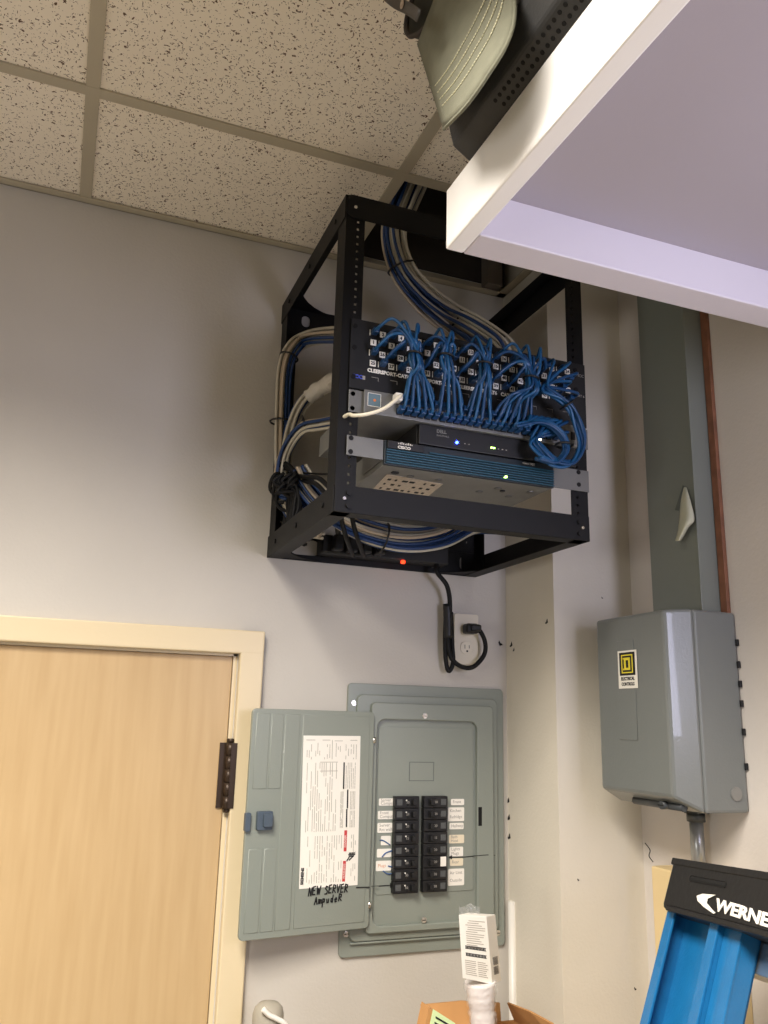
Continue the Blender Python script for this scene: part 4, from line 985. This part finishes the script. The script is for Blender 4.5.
# white pipe in the corner
PV = tag(empty('white_pipe', (.955, -.02, 0)), 'thin white plastic pipe standing in the corner beside the breaker panel', 'pipe')
pt = at(512, 901, 1, -.018); pb = at(519.5, 1005, 1, -.03); dd = (pb-pt).normalized(); k = (0-pt.z)/dd.z
bt = V((.9615, -.03, 0))
b = MB(); b.tube([pt, pt.lerp(bt, .25), pt.lerp(bt, .6), bt], .0085, 18); b.build('pipe', M_pvc, PV)

# cardboard box with open flaps
BX = tag(empty('cardboard_box', (.74, -.25, 1.141)), 'open brown cardboard box with raised flaps below the breaker panel', 'cardboard box')
bx0, bx1, by0, by1, bz0, bz1 = .665, .875, -.42, -.19, 1.141, 1.372
b = MB(); t = .004
b.box((bx0, by0, bz0), (bx1, by1, bz0+t)); b.box((bx0, by0, bz0), (bx0+t, by1, bz1)); b.box((bx1-t, by0, bz0), (bx1, by1, bz1)); b.box((bx0, by0, bz0), (bx1, by0+t, bz1)); b.box((bx0, by1-t, bz0), (bx1, by1, bz1))
b.build('carton', M_card, BX)
f1 = at(421, 1005, 1, by1+.02); f2_ = at(462, 1001, 1, by1+.02); f2b = at(500, 1003, 1, by1+.02)
MB().slab([V((f1.x+.002, by1-.002, bz1)), f1, f2_, f2b, V((bx1-.03, by1-.002, bz1))], (0, .004, 0)).build('rear_flap', M_card, BX)
g1 = at(507, 1003, 1, by1-.01); g2 = at(530, 1012, 1, by1-.1); g3 = at(552, 1024, 1, by1-.16)
MB().slab([V((bx1-.004, by1-.005, bz1)), g1, g2, g3, V((bx1-.004, by0+.02, bz1))], (.0035, .001, .001)).build('side_flap', M_card, BX)
# item with green and white label inside the box
LBv = [at(x, y, 1, -.33) for x, y in ((433, 1009), (455, 1023), (452, 1060), (424, 1050))]
IT = tag(empty('seed_packet', LBv[3]), 'small carton with a white and green label poking out of the cardboard box', 'carton')
MB().slab([at(x, y, 1, -.325) for x, y in ((429, 1007), (457, 1026), (455, 1075), (418, 1060))], (0, .03, 0)).build('body', M_card, IT)
MB().slab(LBv, (0, -.001, 0)).build('green_label', M_greenlab, IT)
b = MB()
for k in range(5):
    a, c_ = LBv[0].lerp(LBv[3], .12+k*.14), LBv[1].lerp(LBv[2], .12+k*.14); q0, q1 = a.lerp(c_, .15), a.lerp(c_, .8)
    b.slab([q0+V((0, -.0012, 0)), q1+V((0, -.0012, 0)), q1+V((0, -.0012, -.003)), q0+V((0, -.0012, -.003))], (0, -.0004, 0))
b.build('print', M_ink, IT)
# wrapped tube standing in the box, carton on top
TB = tag(empty('wrapped_lamp_tube', (.775, -.27, 1.15)), 'white tube in crinkled clear film standing in the cardboard box, under the small white carton', 'wrapped tube')
tt, tb_ = at(480, 981, 1, -.27), at(483, 1024, 1, -.27)
pts = [V((.775, -.27, 1.147)), V((.7765, -.27, 1.25)), V((tb_.x, -.27, tb_.z-.03)), tb_, tt.lerp(tb_, .5), tt]
b = MB().tube(smooth(pts, 6), .021, 20, rf=lambda t: 1+.28*max(0, (t-.72)/.28)); b.build('tube', mat('white_card_tube', (238, 230, 226), .35), TB)
b = MB(); Pp = smooth(pts, 12)
b.tube(Pp, .0235, 26, rf=lambda t: 1+.26*max(0, (t-.72)/.28)+.035*math.sin(t*91)+.03*math.sin(t*47+1)); fo = b.build('clear_film', M_film, TB)
for v_ in fo.data.vertices:
    n_ = noise.noise(v_.co*70)*.005; v_.co.x += n_; v_.co.y += noise.noise(v_.co*55+V((5, 0, 0)))*.005
# carton
cf = lambda x, y: at(x, y, 1, -.29)
tl, tr, br, bl = cf(458.5, 914.5), cf(486.5, 916.5), cf(492.5, 984.5), cf(462.5, 978.5)
CA = tag(empty('small_white_carton', bl), 'small white printed carton perched on the wrapped tube, in front of the breaker panel', 'carton')
dp = at(495.5, 914.5, 1, -.262)-tr; 
b = MB(); b.slab([tl, tr, br, bl], dp+V((0, .0, 0))); b.build('box', M_white, CA, bevel=.0012)
nc = (tr-tl).cross(bl-tl).normalized(); 
if nc.y > 0: nc = -nc
b = MB(); rs = random.Random(6)
def cq(mb, s0, s1, t0, t1, dep=.0003):
    f = lambda s, t: tl.lerp(tr, s).lerp(bl.lerp(br, s), t)+nc*.0001
    mb.slab([f(s0, t0), f(s1, t0), f(s1, t1), f(s0, t1)], nc*dep)
for k in range(13):
    t_ = .08+k*.034; s0 = .1+.15*rs.random() if k < 5 else .1
    if k > 8: t_ += .0
    cq(b, s0+.12, min(.92, s0+.4+rs.random()*.45), t_, t_+.011)
for k in range(8):
    t_ = .70+k*.03; cq(b, .12, .45+.05*rs.random(), t_, t_+.011); cq(b, .55, .78+.15*rs.random(), t_, t_+.011)
b.build('fine_print', mat('warm_grey_print', (176, 166, 154), .8), CA)
b = MB()
for t_ in (.475, .585):
    cq(b, .16, .88, t_, t_+.008); cq(b, .16, .88, t_+.042, t_+.05)
    for k in range(14): s_ = .17+k*.05; cq(b, s_, s_+.035, t_+.008, t_+.042)
b.build('bold_print', M_ink, CA)
b = MB(); f = lambda s, t: (tr.lerp(tr+dp, s)).lerp(br.lerp(br+dp, s), t)+V((.0006, 0, 0))
for (t0_, t1_) in ((.62, .74), (.76, .88)):
    for k in range(9): t_ = t0_+(t1_-t0_)*k/9; b.slab([f(.25, t_), f(.75, t_), f(.75, t_+.008), f(.25, t_+.008)], (.0004, 0, 0))
b.build('side_print', mat('mid_grey_print', (120, 114, 108), .8), CA)
# film tuft on the top
P = []
for i in range(7):
    row = []
    for j in range(9):
        x = 459+j*2.6; y = 914-i*2.2+3*math.sin(j*1.1)*i/6; v_ = at(x, y, 1, -.27-.008*math.sin(j*1.7+i)); row.append(v_ if i else v_)
    P.append(row)
MB().grid(P[:5]).build('film_tuft', M_film, CA)

# roll and white cord at the lower left
v0 = at(249, 1008, 1, -.07)
RL = tag(empty('paper_roll', (v0.x, -.07, 1.14)), 'rounded grey-beige roll standing against the wall beside the door frame', 'roll')
rc = at(249, 1003, 1, -.09); b = MB()
prf = [(.024, 1.1405), (.028, 1.145), (.028, rc.z-.020), (.025, rc.z-.010), (.018, rc.z-.003), (.004, rc.z)]
rings = []; cxr = max(rc.x+.012, .4265)
b2 = b.bm
for r_, z in prf: rings.append([b2.verts.new((cxr+r_*math.cos(2*math.pi*k/28), -.09+r_*math.sin(2*math.pi*k/28), z)) for k in range(28)])
for i in range(len(rings)-1):
    for k in range(28): f_ = b2.faces.new((rings[i][k], rings[i][(k+1) % 28], rings[i+1][(k+1) % 28], rings[i+1][k])); f_.smooth = True
b2.faces.new(rings[0][::-1]); b2.faces.new(rings[-1]); b.build('body', mat('grey_beige_fabric', (158, 152, 138), .8, bump=.3, bscale=200), RL)
pts = [at(263, 1009, 1, -.12), at(269, 1015, 1, -.12), at(277, 1019, 1, -.12), at(286, 1026, 1, -.12), at(292, 1050, 1, -.12)]; pts[0].y
pts.append(V((.50, -.12, 1.1445)))
tag(MB().tube(smooth(pts, 6), .0045, 10).build('white_cord', M_pvc), 'stiff white cord sticking up beside the grey-beige roll', 'cord')

# ================================================================== LIGHT
def area(name, loc, target, sx, sy, power, colr):
    l = bpy.data.lights.new(name, 'AREA'); l.shape = 'RECTANGLE'; l.size = sx; l.size_y = sy; l.energy = power; l.color = colr
    o = bpy.data.objects.new(name, l); o.location = loc; o.rotation_euler = (V(target)-V(loc)).to_track_quat('-Z', 'Y').to_euler(); col.objects.link(o); return o
def troffer(x, y, w_, sp): area('ceiling_troffer', (x, y, CZ-.004), (x, y-.0001, 0), .58, 1.18, w_, (1, .93, .84)).data.spread = math.radians(sp)
troffer(-.358, -1.575, 108, 137)
area('side_fill', (1.15, -1.9, 2.15), (.9, -.9, 2.42), .65, .55, 6, (.76, .76, 1)).data.spread = math.radians(92)  # cool fill standing in for an unseen source, aimed under the shelf; no window built
area('side_fill', (-3.9, -2.6, 1.5), (.4, -.9, 1.9), 1.3, 1.3, 5.5, (1, .97, .93)).data.spread = math.radians(60)  # unseen fill added from the left to brighten the right wall; no window there
wd = bpy.data.worlds.new('world'); scene.world = wd; wd.use_nodes = True
bg = wd.node_tree.nodes['Background']; bg.inputs[0].default_value = (1, .93, .84, 1); bg.inputs[1].default_value = 0

vs = scene.view_settings; vs.view_transform = 'Standard'; vs.look = 'None'; vs.gamma = 1; vs.exposure = 0; vs.use_curve_mapping = False
